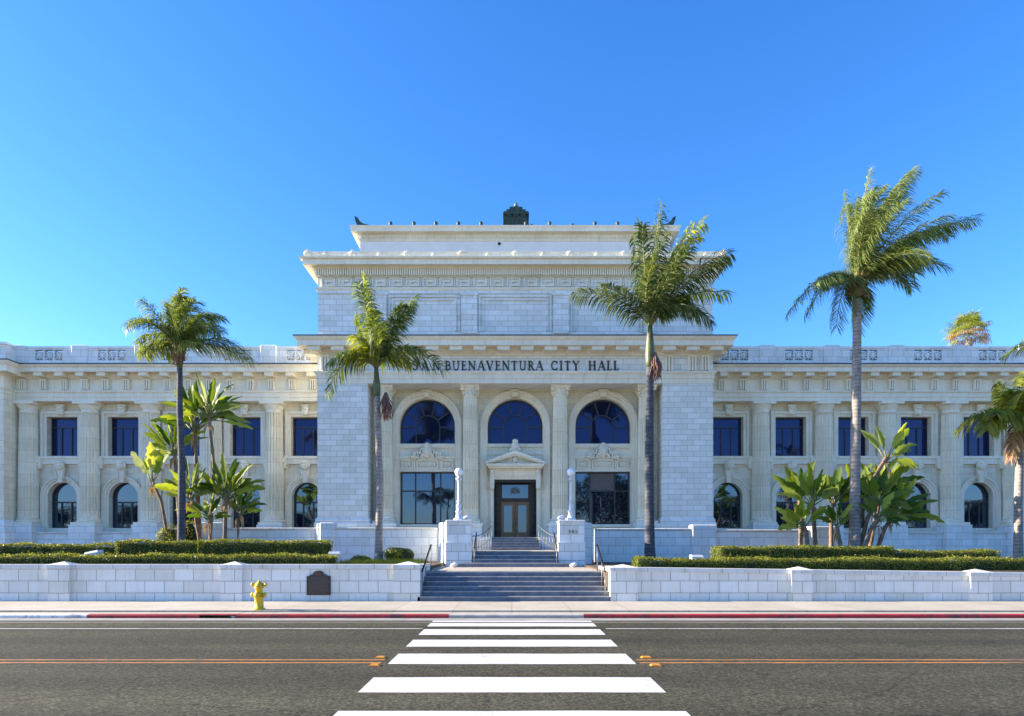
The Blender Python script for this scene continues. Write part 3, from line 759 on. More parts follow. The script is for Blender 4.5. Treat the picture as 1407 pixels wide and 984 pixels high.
# letters
G = {  # strokes: (x0,y0,x1,y1,w) in a box 1 high; thin=.07 thick=.15 ; a: arcs handled as polylines
 'S': (.56, [[(.50,.80),(.44,.93),(.28,.97),(.12,.88),(.10,.73),(.22,.58),(.38,.48),(.50,.34),(.48,.14),(.32,.03),(.14,.06),(.06,.22)]], .12, [(.50,.78,.50,.97),(.06,.03,.06,.24)]),
 'A': (.80, [[(.08,.0),(.40,1.0)],[(.42,1.0),(.74,.0)],[(.20,.34),(.62,.34)]], (.06,.15,.06), [(.0,.02,.18,.02),(.60,.02,.88,.02)]),
 'N': (.84, [[(.13,0),(.13,1)],[(.13,.98),(.71,.02)],[(.71,0),(.71,1)]], (.07,.15,.07), [(.0,.02,.26,.02),(.0,.98,.18,.98),(.58,.98,.84,.98)]),
 'B': (.62, [[(.16,0),(.16,1)],[(.16,.96),(.38,.95),(.49,.86),(.49,.66),(.38,.55),(.16,.53)],[(.38,.53),(.54,.44),(.56,.18),(.42,.05),(.16,.04)]], (.15,.09,.10), [(.02,.02,.2,.02),(.02,.98,.2,.98)]),
 'U': (.80, [[(.16,1),(.16,.3),(.22,.1),(.40,.02),(.58,.1),(.66,.3),(.66,1)]], .10, [(.02,.98,.30,.98),(.54,.98,.78,.98)]),
 'E': (.58, [[(.16,0),(.16,1)],[(.16,.97),(.50,.97)],[(.16,.52),(.42,.52)],[(.16,.03),(.54,.03)]], (.15,.06,.06,.06), [(.50,.82,.50,.98),(.54,.02,.54,.20),(.42,.42,.42,.62),(.02,.02,.2,.02),(.02,.98,.2,.98)]),
 'V': (.80, [[(.10,1),(.42,.0)],[(.40,.0),(.70,1)]], (.15,.06), [(-.02,.98,.24,.98),(.56,.98,.82,.98)]),
 'T': (.66, [[(.33,0),(.33,1)],[(.04,.96),(.62,.96)]], (.15,.07), [(.04,.80,.04,.97),(.62,.80,.62,.97),(.20,.02,.46,.02)]),
 'R': (.68, [[(.16,0),(.16,1)],[(.16,.96),(.38,.95),(.50,.85),(.50,.63),(.38,.51),(.16,.49)],[(.34,.50),(.64,.02)]], (.15,.09,.14), [(.02,.02,.30,.02),(.02,.98,.2,.98),(.56,.02,.74,.02)]),
 'C': (.74, [[(.66,.78),(.56,.93),(.40,.98),(.20,.90),(.09,.66),(.09,.36),(.2,.12),(.40,.02),(.58,.08),(.68,.24)]], .11, [(.67,.74,.67,.97)]),
 'I': (.32, [[(.16,0),(.16,1)]], (.15,), [(.02,.02,.30,.02),(.02,.98,.30,.98)]),
 'Y': (.74, [[(.08,1),(.37,.48)],[(.66,1),(.37,.48)],[(.37,.5),(.37,0)]], (.14,.06,.15), [(-.02,.98,.2,.98),(.54,.98,.76,.98),(.23,.02,.51,.02)]),
 'H': (.84, [[(.16,0),(.16,1)],[(.68,0),(.68,1)],[(.16,.52),(.68,.52)]], (.15,.15,.06), [(.02,.02,.30,.02),(.02,.98,.30,.98),(.54,.02,.82,.02),(.54,.98,.82,.98)]),
 'L': (.56, [[(.16,0),(.16,1)],[(.16,.03),(.52,.03)]], (.15,.06), [(.52,.02,.52,.22),(.02,.98,.30,.98),(.02,.02,.2,.02)]),
 '5': (.55, [[(.46,.95),(.14,.95)],[(.14,.95),(.12,.58),(.3,.62),(.46,.52),(.48,.25),(.36,.06),(.2,.02),(.06,.12)]], (.12,.12), []),
 '0': (.58, [[(.29,.97),(.12,.82),(.08,.5),(.12,.18),(.29,.03),(.46,.18),(.50,.5),(.46,.82),(.29,.97)]], .12, []),
 '1': (.4, [[(.2,0),(.2,1)]], (.15,), [(.06,.02,.34,.02),(.08,.84,.2,.98)]),
}
def glyph(mb, ch, x, z, h, y, d=.04, bold=1):
    wd, strokes, wt, serifs = G[ch]; k = 0
    def seg(a, b, t, lay):
        dx, dz = b[0]-a[0], b[1]-a[1]; L = math.hypot(dx, dz) or 1; nx, nz = -dz/L*t/2, dx/L*t/2; ex, ez = dx/L*t*.2, dz/L*t*.2
        p = [(a[0]-nx-ex, a[1]-nz-ez), (b[0]-nx+ex, b[1]-nz+ez), (b[0]+nx+ex, b[1]+nz+ez), (a[0]+nx-ex, a[1]+nz-ez)]
        mb.prism([(x+u*h, z+v*h) for u, v in p], y-d-lay*.0012, y)
    for i, s_ in enumerate(strokes):
        t = (wt if not hasattr(wt, '__len__') else wt[i])*bold
        for a, b in zip(s_, s_[1:]): seg(a, b, t, k); k += 1
    for s_ in serifs: seg(s_[:2], s_[2:], .06*bold, k); k += 1
    return wd*h
def word(mb, txt, x0, x1, z, h, y, d=.04, bold=1):
    ws = [G[c][0]*h for c in txt]; gap = (x1-x0-sum(ws))/max(1, len(txt)-1); x = x0
    for c, wd in zip(txt, ws): glyph(mb, c, x, z, h, y, d, bold); x += wd+gap
mb = MB(); hL = (509-496.5)*38/900; zL = Z(508.7, 38)
for txt, a, b_ in (('SAN', 567, 604.5), ('BUENAVENTURA', 611.5, 746), ('CITY', 757, 796), ('HALL', 808.5, 850)):
    mb = MB(); word(mb, txt, X(a, 38), X(b_, 38), zL, hL, YF+.02, .05, 1.15)
    P(mb, 'lettering', 'letter', 'dark serif letters reading %s on the frieze' % txt)

# attic storey
ZA0 = 13.6; ZK0, ZK1 = Z(395.5, 38), Z(380, 38)
P(MB().box(xl+.02, xr-.02, YF+.04, YB, 13.3, 18.0), 'attic_wall', 'stone')
mb = MB()
mb.box(xl-.02, xr+.02, YF-.04, YF+.04, 13.62, 14.0)
zt_, zb_ = Z(404, 38), Z(455, 38)
for s in (-1, 1):     # pilaster strips between the panels
    for d in (63, 184):
        c = XC+s*d*38/900; hw = .46 if d == 63 else .32
        mb.box(c-hw, c+hw, YF-.12, YF+.04, 14.0, zt_-.12); mb.box(c-hw-.06, c+hw+.06, YF-.18, YF+.04, zt_-.12, zt_)
mb.box(xl+.02, xr-.02, YF-.03, YF+.04, zt_, zt_+.22)
edges = [-HW+3.0, -184*38/900, -63*38/900, 63*38/900, 184*38/900, HW-3.0]
for i in (1, 2, 3):
    a, b_ = XC+edges[i]+(.32 if i == 1 else .46), XC+edges[i+1]-(.46 if i < 3 else .32)
    for g, p in ((.10, -.07), (.30, -.05)):
        t_ = .07; x0, x1, z0, z1 = a+g, b_-g, 14.05+g*.3, zt_-g-.02
        mb.box(x0, x1, YF+p, YF+.04, z1-t_, z1); mb.box(x0, x0+t_, YF+p, YF+.04, z0, z1-t_); mb.box(x1-t_, x1, YF+p, YF+.04, z0, z1-t_)
P(mb, 'attic_panels', 'stone')
mb = MB()
mb.sweep([(0, ZK0-.18), (.06, ZK0-.15), (.10, ZK0-.06), (.10, ZK0-.02), (.02, ZK0)], xl, xr, YF, YB)
mb.sweep([(0.02, ZK1), (.05, ZK1+.01), (.08, ZK1+.06), (.0, ZK1+.08)], xl, xr, YF, YB)
P(mb, 'string_course', 'carved')
mb = MB(); nk = 23; U = (2*HW-.5)/nk; t_ = .058; hK = ZK1-ZK0-.16; zk = ZK0+.08      # greek key
for k in range(nk):
    x = xl+.25+k*U; W_ = U*.80
    def kb(a, b_, c, d): mb.box(x+a*W_, x+b_*W_, YF-.06, YF+.04, zk+c*hK, zk+d*hK)
    q = .08; qz = t_/hK
    kb(0, q, 0, 1); kb(q, 1, 1-qz, 1); kb(1-q, 1, 0, 1-qz); kb(.30, 1-q, 0, qz); kb(.30, .30+q, qz, .62); kb(.30+q, .72, .62-qz, .62)
    kb(1+.10, 1+.14, 0, 1)
P(mb, 'greek_key_frieze', 'relief')
ZD0, ZD1 = Z(378, 37.8), Z(368.5, 37.8)
mb = MB(); nd = 176
mb.sweep([(.02, ZD0-.05), (.08, ZD0-.03), (.08, ZD1+.02), (.12, ZD1+.02)], xl, xr, YF, YB)
for k in range(nd):
    x = xl-.08+(2*HW+.16)*(k+.5)/nd; mb.box(x-.042, x+.042, YF-.24, YF-.079, ZD0, ZD1)
for s in (-1, 1):
    for k in range(30):
        y = YF+k*.13; a = XC+s*(HW+.079); b_ = XC+s*(HW+.20); mb.box(min(a,b_), max(a,b_), y-.042, y+.042, ZD0, ZD1)
P(mb, 'dentils', 'relief')
ZT = Z(352.5, 37.25)
mb = MB(); mb.sweep([(.08, ZD1), (.24, ZD1+.0), (.26, ZD1+.06), (.60, ZD1+.10), (.60, ZD1+.04), (.66, ZD1+.04), (.66, ZD1+.30), (.70, ZD1+.34), (.78, ZT-.10), (.82, ZT-.04), (.82, ZT), (0, ZT+.04)], xl, xr, YF, YB)
P(mb, 'cornice', 'carved', 'upper cornice of the central block')
PT = Z(345, 37.5)
mb = MB(); e = .45; mb.sweep([(e, ZT-.05), (e, ZT+.05), (e-.04, ZT+.07), (e-.04, PT-.06), (e, PT-.04), (e, PT), (e-.3, PT), (e-.3, ZT)], xl, xr, YF, YB)
for k in range(20): 
    x = xl-.2+(2*HW+.4)*(k+.5)/20; mb.box(x-.3, x+.3, YF-e-.0, YF-e+.05, ZT+.12, PT-.11)
P(mb, 'parapet', 'carved')
def antefix(x, y, z, h, mat='relief', name='antefix', label=None):
    m_ = MB(); w_ = h*.46
    out_ = [(-w_, 0), (w_, 0), (w_, .16*h), (w_*.62, .24*h), (w_*.80, .42*h), (w_*.74, .66*h), (w_*.42, .86*h), (0, h), (-w_*.42, .86*h), (-w_*.74, .66*h), (-w_*.80, .42*h), (-w_*.62, .24*h), (-w_, .16*h)]
    m_.prism([(x+u, z+v) for u, v in out_], y-.05, y+.05)
    for a_ in (-50, -25, 0, 25, 50):
        ca, sa = math.sin(R(a_)), math.cos(R(a_))
        m_.tube([(x+ca*h*.12, y-.06, z+.22*h+sa*h*.1), (x+ca*h*.42, y-.06, z+.26*h+sa*h*.55)], [.02*h, .03*h], 5)
    m_.ell((x, y-.05, z+.2*h), (.12*h, .03, .10*h), 8, 6)
    return P(m_, name, mat, label)
k = -8
while k <= 8:
    x = X(708+37.4*k, 37.5)
    if abs(k) < 8: antefix(x, YF-.44, ZT-.02+(.0), .56 if k % 2 == 0 else .42)
    k += 1
for s in (-1, 1): antefix(XC+s*(HW+.45), YF-.44, ZT-.02, .60)
P(MB().box(xl-.1, xr+.1, YF-.1, YB, 17.9, ZT+.05), 'roof', 'roof')
# upper setback storey
y2 = 39.5; h2 = 9.35; a, b_ = XC-h2, XC+h2
P(MB().box(a, b_, y2, YB-2, ZT, 20.6), 'setback_wall', 'white_wall')
zA, zB = Z(329, 39.3), Z(310, 39.05)
mb = MB(); mb.sweep([(.0, zA-.05), (.05, zA), (.05, zA+.08), (.09, zA+.10), (.09, zA+.34), (.18, zA+.38), (.40, zA+.42), (.40, zA+.38), (.45, zA+.38), (.46, zB-.16), (.52, zB-.05), (.52, zB), (0, zB+.02)], a, b_, y2, YB-2)
for k in range(96):
    x = a+(b_-a)*(k+.5)/96; mb.box(x-.06, x+.06, y2-.15, y2-.089, zA+.14, zA+.32)
P(mb, 'cornice', 'carved', 'top cornice of the set back storey')
P(MB().box(a-.3, b_+.3, y2-.3, YB-2, zB-.1, zB+.03), 'roof', 'roof')
for px in (537, 569, 599, 630, 661, 722.5, 755, 817, 848, 880):
    m_ = MB(); x = X(px, 39.3); z = zB+.02; m_.lathe([(.11, z), (.11, z+.12), (.08, z+.13), (.12, z+.17), (.10, z+.25), (.04, z+.29)], x, 39.2, 10); P(m_, 'roof_finial', 'copper')
m_ = MB(); x = X(786, 39.3); m_.ell((x, 39.2, zB+.08), (.12, .12, .12)); P(m_, 'roof_finial', 'copper')
for s in (-1, 1):      # curved corner acroteria
    x = XC+s*(h2+.02); m_ = MB(); z = zB
    pp = [(x+s*.05, z), (x+s*.16, z+.30), (x+s*.20, z+.56), (x+s*.02, z+.46), (x-s*.14, z+.22), (x-s*.32, z+.10), (x-s*.62, z+.05), (x-s*.62, z)]
    m_.prism(pp, 39.0, 39.15); P(m_, 'acroterion', 'copper')
# copper lantern on the roof
cx_ = X(709, 41); y0 = 40.4; m_ = MB(); sc = 41/900
zq = zB+.0
zt = Z(290.5, y0)
m_.box(cx_-.70, cx_+.70, y0, y0+1.4, zq, zt-.20); m_.box(cx_-.80, cx_+.80, y0-.10, y0+1.50, zt-.20, zt-.08); m_.box(cx_-.74, cx_+.74, y0-.04, y0+1.44, zt-.08, zt)
m_.box(cx_-.60, cx_+.60, y0+.05, y0+1.3, zt, zt+.16); m_.box(cx_-.40, cx_+.40, y0+.1, y0+1.2, zt+.16, zt+.34); m_.lathe([(.36, zt+.34), (.30, zt+.42), (.14, zt+.50), (.08, zt+.54)], cx_, y0+.45, 12)
m_.box(cx_-.80, cx_+.80, y0-.10, y0+1.50, zq, zt-.80)
for q in (-.66, -.22, .22, .66): m_.box(cx_+q-.05, cx_+q+.05, y0-.05, y0, zt-.80, zt-.20)
m_.box(cx_-.70, cx_+.70, y0-.05, y0, zt-.30, zt-.20)
ln = P(m_, 'roof_lantern', 'copper')
MB().lathe([(.06, zt+.52), (.12, zt+.60), (.09, zt+.70), (.02, zt+.80)], cx_, y0+.45, 10).build('finial', 'rail', ln)
for px in (687, 730):
    m_ = MB(); x = X(px, 39.6); m_.lathe([(.12, zB), (.10, zB+.16), (.15, zB+.2), (.13, zB+.3), (.04, zB+.36)], x, 39.6, 10) if px == 730 else m_.ell((x, 39.6, zB+.05), (.06,.06,.08)); P(m_, 'roof_finial', 'copper')
# round vent on the setback wall
P(MB().tube([(X(686,39.5), 39.47, Z(335,39.5)), (X(686,39.5), 39.56, Z(335,39.5))], .09, 12), 'vent', 'iron')

# ---------------- wings
YCW = 41.2; YWW = 41.5
def wing(cols, xin, xout, side):
    """cols: column x positions from the outer end inward"""
    sp = abs(cols[1]-cols[0])
    x0, x1 = min(xin, xout), max(xin, xout)
    s = 1 if side == 'left' else -1       # inward direction
    allc = list(cols) + [cols[-1]+s*sp]
    mb = MB()
    first = allc[0]
    # solid outer end
    a, b_ = sorted((xout, first)); mb.box(a, b_, YWW, YWW+.7, 1, 10.7)
    cents = []
    for c0, c1 in zip(allc, allc[1:]):
        a, b_ = sorted((c0, c1)); xc = (a+b_)/2; cents.append(xc)
        wall_bay(mb, a, b_, 1.0, 10.7, YWW, YWW+.7, [(xc, .92, 2.82, 5.72, True), (xc, .97, 7.36, 9.86, False)])
    P(mb, 'wing_wall', 'wing')
    P(MB().box(x0, x1, YWW+.7, 60, 1, 12.6), 'wing_body', 'wing')
    for i, xc in enumerate(cents):
        # surround of the upper window
        m_ = MB()
        for g0, g1, p in ((.0, .18, .07), (.18, .34, .17)):
            m_.box(xc-.97-g1, xc-.97-g0, YWW-p, YWW, 7.36, 9.86+g1); m_.box(xc+.97+g0, xc+.97+g1, YWW-p, YWW, 7.36, 9.86+g1)
            m_.box(xc-.97-g0, xc+.97+g0, YWW-p, YWW, 9.86+g0, 9.86+g1)
        P(m_, 'window_surround', 'carved')
        m_ = MB(); m_.prism([(xc-.16, 9.95), (xc+.16, 9.95), (xc+.25, 10.6), (xc-.25, 10.6)], YWW-.30, YWW-.11); m_.ell((xc, YWW-.3, 10.4), (.22, .1, .14)); m_.ell((xc, YWW-.28, 10.05), (.14, .08, .1)); P(m_, 'keystone', 'relief')
        m_ = MB(); m_.box(xc-1.45, xc+1.45, YWW-.26, YWW+.3, 7.20, 7.355); m_.box(xc-1.38, xc+1.38, YWW-.18, YWW, 6.86, 7.20)
        for q in (-1, 1):
            m_.box(xc+q*1.18, xc+q*1.62, YWW-.34, YWW, 6.70, 7.30); m_.box(xc+q*1.22, xc+q*1.58, YWW-.30, YWW, 6.56, 6.70)
            m_.ell((xc+q*1.40, YWW-.35, 7.0), (.14, .05, .14)); m_.ell((xc+q*1.40, YWW-.38, 7.0), (.05, .05, .05))
        P(m_, 'window_sill', 'relief')
        m_ = MB()
        for r0, r1, p in ((.92, 1.06, .06), (1.06, 1.20, .13), (1.20, 1.30, .21)):
            m_.ring(xc, 4.80, r0+(.002 if r0 < 1 else 0), r1, YWW-p, YWW, n=28)
            for q in (-1, 1): m_.box(xc+q*(r0+(.002 if r0 < 1 else 0)), xc+q*r1, YWW-p, YWW, 2.85, 4.80)
        P(m_, 'arch_surround', 'carved')
        # carved head keystone
        m_ = MB(); m_.prism([(xc-.16, 5.68), (xc+.16, 5.68), (xc+.26, 6.62), (xc-.26, 6.62)], YWW-.30, YWW-.10)
        for q in (-1, 1): m_.tube([(xc+q*.2, YWW-.32, 5.75), (xc+q*.16, YWW-.34, 6.1), (xc+q*.24, YWW-.34, 6.4)], .05, 6)
        m_.ell((xc, YWW-.36, 6.72), (.20, .18, .27), 12, 10); m_.ell((xc, YWW-.36, 6.93), (.27, .19, .15), 12, 8)
        for q in (-1, 1): m_.ell((xc+q*.23, YWW-.32, 6.74), (.09, .12, .22), 8, 6)
        m_.ell((xc, YWW-.55, 6.70), (.04, .05, .08), 6, 5); m_.ell((xc, YWW-.50, 6.54), (.10, .06, .07), 8, 6)
        P(m_, 'carved_head', 'relief')
        # windows
        yg = YWW+.42; m_ = MB(); t_ = .05; y0_, y1_ = yg-.06, yg+.02
        m_.box(xc-.97, xc-.90, y0_, y1_, 7.36, 9.86); m_.box(xc+.90, xc+.97, y0_, y1_, 7.36, 9.86)
        for c, d in ((7.36, 7.44), (9.20, 9.27), (9.78, 9.86)): m_.box(xc-.90, xc+.90, y0_, y1_, c, d)
        for q in (-.32, .32): m_.box(xc+q-.035, xc+q+.035, y0_+.003, y1_, 7.44, 9.20)
        wn = P(m_, 'window', 'frame'); pane(xc, .95, 7.37, 9.85, yg, 'glass_blue', wn)
        m_ = MB(); m_.ring(xc, 4.80, .85, .92, y0_, y1_, n=24)
        for q in (-1, 1): m_.box(xc+q*.85, xc+q*.92, y0_, y1_, 2.82, 4.80)
        m_.box(xc-.85, xc+.85, y0_, y1_, 4.42, 4.52); m_.box(xc-.85, xc+.85, y0_, y1_, 2.82, 2.92)
        for q in (-.32, .32): m_.box(xc+q-.04, xc+q+.04, y0_+.003, y1_, 2.92, 4.42)
        wn = P(m_, 'arched_window', 'frame'); pane(xc, .91, 2.83, 5.71, yg, 'glass', wn, True)
    for c in cols:
        column(c, YCW, .58, 3.0, 10.7, False)
        m_ = MB(); m_.box(c-.80, c+.80, YCW-.86, YWW+.0, 1.0, 2.997)
        P(m_, 'column_pedestal', 'terrace')
    # plinth wall between pedestals
    P(MB().box(x0, x1, YCW-.55, YWW+.05, .9, 2.50), 'plinth_wall', 'terrace')
    P(MB().sweep([(0, 2.56), (.08, 2.56), (.08, 2.46), (0, 2.42)], x0+.1, x1-.1, YCW-.55, YWW).box(x0, x1, YCW-.55, YWW+.05, 2.50, 2.562), 'plinth_coping', 'coping')
    # entablature
    yf = 40.75
    pr = [(YWW+.1, 10.70), (yf, 10.70), (yf, 10.93), (yf-.04, 10.95), (yf-.04, 11.18), (yf-.10, 11.22), (yf-.13, 11.30), (yf-.13, 11.35), (yf, 11.37), (YWW+.1, 11.37)]
    P(MB().extx(pr, x0, x1), 'architrave', 'carved')
    P(MB().box(x0, x1, yf+.05, YWW+.2, 11.37, 12.2), 'frieze', 'relief')
    zc = 12.40
    pr = [(YWW+.2, 12.05), (yf, 12.05), (yf-.08, 12.10), (yf-.18, 12.2), (yf-.18, zc), (yf-.64, zc), (yf-.64, zc-.05), (yf-.72, zc-.05), (yf-.72, 12.60), (yf-.78, 12.64), (yf-.86, 12.72), (yf-.86, 12.78), (YWW+.2, 12.84)]
    P(MB().extx(pr, x0, x1), 'cornice', 'carved', 'wing cornice')
    P(MB().extx([(yf-.87, 12.76), (yf-.88, 12.83), (YWW+.2, 12.9), (YWW+.2, 12.86)], x0, x1), 'cornice_flashing', 'roof')
    d = sp/3; x = cols[0]-3*d*s
    while (x-xin)*s < -.2:
        if x0+.3 < x < x1-.3:
            P(MB().box(x-.24, x+.24, yf-.62, yf-.10, zc-.27, zc-.002), 'modillion', 'relief')
            triglyph(x, yf+.02, .42, 11.38, 12.03)
        x += d*s
    # balustrade: pedestal blocks and pierced panels
    yb0, yb1 = 40.25, 40.55; zb0, zb1 = 12.86, 13.95
    p = [(c) for c in allc]
    body = MB(); body.box(x0, x1, yb0-.06, yb1+.06, zb0, zb0+.18); body.box(x0, x1, yb0-.05, yb1+.05, zb1-.14, zb1-.001)
    pitch = sp
    ctrs = [c for c in allc] + [allc[0]-s*sp]
    bl = P(body, 'balustrade', 'terrace')
    MB().box(x0, x1, yb1+.42, yb1+.55, zb0, zb1-.1).build('back_parapet', 'wing', bl)
    for c in ctrs:
        if x0+.3 < c < x1+.1:
            MB().bevelbox(c-.48, c+.48, yb0-.12, yb1+.12, zb0, zb1+.06, .03).build('balustrade_pier', 'terrace', bl)
            MB().box(c-.72, c+.72, yb0-.02, yb1+.02, zb0+.18, zb1-.14).build('pier_flank', 'terrace', bl)
    for c in ctrs:
        c0 = c+s*.0; lo, hi = c+.72, c+sp-.72
        if hi > x1+.2 or lo < x0-.2: continue
        gm = MB(); W_ = (hi-lo); sq = .60; g = (W_-3*sq)/2
        z0_, z1_ = zb0+.18, zb1-.14
        gm.box(lo, lo+g, yb0, yb1, z0_, z1_); gm.box(hi-g, hi, yb0, yb1, z0_, z1_)
        for k in range(3):
            a = lo+g+k*sq; m0 = a+sq/2; zm = (z0_+z1_)/2
            gm.box(a, a+.05, yb0, yb1, z0_, z1_); gm.box(a+sq-.05, a+sq, yb0, yb1, z0_, z1_)
            gm.box(a+.05, a+sq-.05, yb0, yb1, z0_, z0_+.06); gm.box(a+.05, a+sq-.05, yb0, yb1, z1_-.06, z1_)
            for q in range(8):
                an = q*math.pi/4; r = .24 if q % 2 == 0 else .30
                ca, sa = math.cos(an), math.sin(an)
                pp = [(.02, -.022), (r*.75, -.045), (r, -.03), (r, .03), (r*.75, .045), (.02, .022)]
                gm.prism([(m0+u*ca-v*sa, zm+u*sa+v*ca) for u, v in pp], yb0+.05+.002*q, yb1-.05-.002*q)
            gm.ell((m0, yb0+.08, zm), (.07, .05, .07))
        gm.build('pierced_panel', 'terrace', bl)
LC = [X(p, 41.2) for p in (39.5, 123.9, 208.3, 292.7, 377)]
RC = [X(p, 41.2) for p in (1392, 1305.4, 1218.8, 1132.2, 1045.5)]
XPL = -30.95
wing(LC, xl+.5, XPL, 'left'); wing(RC, xr-.5, X(1440, 41.2), 'right')
# end pavilions
def pavilion(xa, xb, lab):
    a, b_ = min(xa, xb), max(xa, xb); yf = 39.9
    P(MB().box(a, b_, yf, 60, .9, 12.9), 'pavilion_wall', 'wing', lab)
    P(MB().sweep([(0, 10.70), (.03, 10.7), (.03, 10.95), (.07, 11.0), (.07, 11.2), (.16, 11.3), (.16, 11.36), (.02, 11.4), (.02, 12.05), (.1, 12.1), (.16, 12.22), (.68, 12.22), (.68, 12.17), (.74, 12.17), (.74, 12.5), (.82, 12.6), (.90, 12.74), (.90, 12.8), (0, 12.85)], a, b_, yf, 60), 'pavilion_cornice', 'carved')
    P(MB().sweep([(.91, 12.78), (.92, 12.85), (0, 12.9)], a, b_, yf, 60), 'cornice_flashing', 'roof')
    P(MB().sweep([(.5, 12.86), (.5, 13.04), (.42, 13.04), (.42, 13.82), (.52, 13.84), (.52, 13.97), (.1, 13.97), (.1, 12.9)], a, b_, yf, 60), 'pavilion_parapet', 'terrace')
    P(MB().sweep([(.0, 3.3), (.1, 3.2), (.1, 2.7), (.3, 2.66), (.3, .9)], a, b_, yf, 60), 'pavilion_base', 'terrace')
pavilion(-48, XPL, 'forward wall of the end pavilion, far left'); pavilion(X(1440, 41.2), 50, 'forward wall of the end pavilion, far right')

# platform in front of doors
structure(MB().box(XC-HW-.3, XC-1.33, 37.0, 38.3, .9, 2.19).box(XC+1.33, XC+HW+.3, 37.0, 38.3, .9, 2.19).box(XC-HI, XC+HI, 38.3, 41, .9, 2.18), 'terrace', 'terrace')

# ------------------------------------------------------------------ terrace walls
def twall(segs, piers, label, Y0):
    root = empty('terrace_wall', (segs[0][0], Y0, .9), label, 'wall', 'terrace walls in front of the building')
    for a, b_, zt in segs:
        MB().box(a, b_, Y0+.08, Y0+.5, .6, zt-.12).build('wall_panel', 'terrace', root)
        MB().extx([(Y0+.5, zt-.12), (Y0+.05, zt-.12), (Y0+.0, zt-.06), (Y0, zt-.02), (Y0+.03, zt), (Y0+.5, zt)], a, b_).build('coping', 'coping', root)
    for a, b_, zt in piers:
        MB().bevelbox(a, b_, Y0-.06, Y0+.6, .6, zt, .03).build('pier', 'terrace', root)
    return root
YT = 31.6
twall([(X(458,YT), X(600,YT), Z(725,YT))], [(X(440,YT), X(459,YT), Z(718,YT))], 'pale terrace wall behind the round bush, left of the steps', YT)
twall([(X(303,YT), X(433,YT), Z(725,YT))], [(X(271,YT), X(303,YT), Z(717.5,YT)), (X(433,YT)-.002, X(440,YT)-.004, Z(719,YT))], 'pale terrace wall with square pier beside the bird of paradise plants, behind left hedge', YT+.3)
twall([(X(818,YT), X(951,YT), Z(726,YT))], [(X(951,YT), X(984,YT), Z(721,YT))], 'pale terrace wall behind the tall palm, right of the steps', YT)
twall([(X(984,YT)+.003, X(1118,YT), Z(727.5,YT))], [(X(1118,YT), X(1152,YT), Z(723,YT))], 'pale terrace wall ending in a square pier by the broad paddle leaves, behind right hedge', YT+.3)
# lamp piers with slanted return walls
YP = 27.5
for s, (pa, pb) in ((-1, (612.5, 648)), (1, (767.5, 804))):
    a, b_ = X(pa, YP), X(pb, YP); zt = Z(714.5, YP)
    lab = 'white block pier under the left lamp' if s < 0 else 'white block pier with house number 501 under the right lamp'
    root = empty('lamp_pier', ((a+b_)/2, YP, .84), lab, 'pier', 'piers beside the upper steps')
    MB().box(a, b_, YP, YP+1.2, .6, 1.78).build('pier_foot', 'wall', root)
    MB().box(a+.035, b_-.035, YP+.035, YP+1.17, 1.78, zt-.10).build('pier_shaft', 'wall', root)
    MB().bevelbox(a, b_, YP, YP+1.2, zt-.10, zt, .02).build('pier_cap', 'coping', root)
    MB().box(a-.01, b_+.01, YP-.01, YP+1.21, 1.76, 1.84).build('moulding', 'coping', root)
    if s > 0:
        m_ = MB(); word(m_, '501', X(781.5, YP), X(792.5, YP), Z(732.5, YP), .13, YP+.036, .02, 1.3); o = m_.build('house_number', 'letter', root); o['label'] = 'small dark house number 501'
    # slanted wall
    xo = a if s < 0 else b_
    q = [(xo, YP+.35), (xo+s*.52, YP+1.9), (xo+s*.52, YT+.4), (xo-s*.2, YT+.4), (xo-s*.2, YP+.5)]
    m_ = MB(); n_ = len(q)
    def poly(qq, z0, z1): m_.add([(x, y, z0) for x, y in qq] + [(x, y, z1) for x, y in qq], [tuple(range(n_)), tuple(range(n_, 2*n_))] + [(i, (i+1)%n_, (i+1)%n_+n_, i+n_) for i in range(n_)])
    poly(q, .6, Z(718, 28.6)); m_.build('return_wall', 'terrace', root)
# lamps
def lamp():
    a = empty('lamp_post', (X(630.5, YP+.5), YP+.5, Z(714.5, YP)), 'white globe lamp on the left pier beside the steps', 'lamp post', 'white globe lamps flanking the steps')
    x, y, z = a.location; H = Z(643, YP+.5)-z
    MB().lathe([(.22, z), (.22, z+.08), (.16, z+.11), (.13, z+.22), (.10, z+.30), (.14, z+.36), (.14, z+.40), (.075, z+.46), (.10, z+.54), (.12, z+.62), (.08, z+.70), (.065, z+.78)], x, y, 20).build('base', 'white_paint', a)
    MB().lathe([(.085, z+.78), (.11, z+.80), (.065, z+.86), (.06, z+1.4), (.05, z+H-.62), (.10, z+H-.58), (.055, z+H-.54)], x, y, 60, False, flute=.08, nf=12).build('shaft', 'white_paint', a)
    MB().lathe([(.055, z+H-.54), (.13, z+H-.50), (.14, z+H-.46), (.055, z+H-.41), (.05, z+H-.37), (.11, z+H-.34), (.12, z+H-.32)], x, y, 20).build('globe_holder', 'white_paint', a)
    MB().ell((x, y, z+H-.18), (.175, .175, .175), 24, 16).build('globe', 'globe', a)
    return a
L1 = lamp(); L2 = copy_tree(L1, (X(784.5, YP+.5), YP+.5, Z(714.5, YP))); L2['label'] = 'white globe lamp on the right pier with the house number'
def flood(x, y, z, label, s=1):
    r = empty('floodlight', (x, y, z), label, 'floodlight', 'small white floodlights')
    MB().ell((x, y, z+.14*s), (.20*s, .15*s, .10*s), 14, 8, rot=.25).build('housing', 'white_paint', r); MB().lathe([(.07*s, z), (.05*s, z+.1*s)], x, y, 10).build('stand', 'white_paint', r)
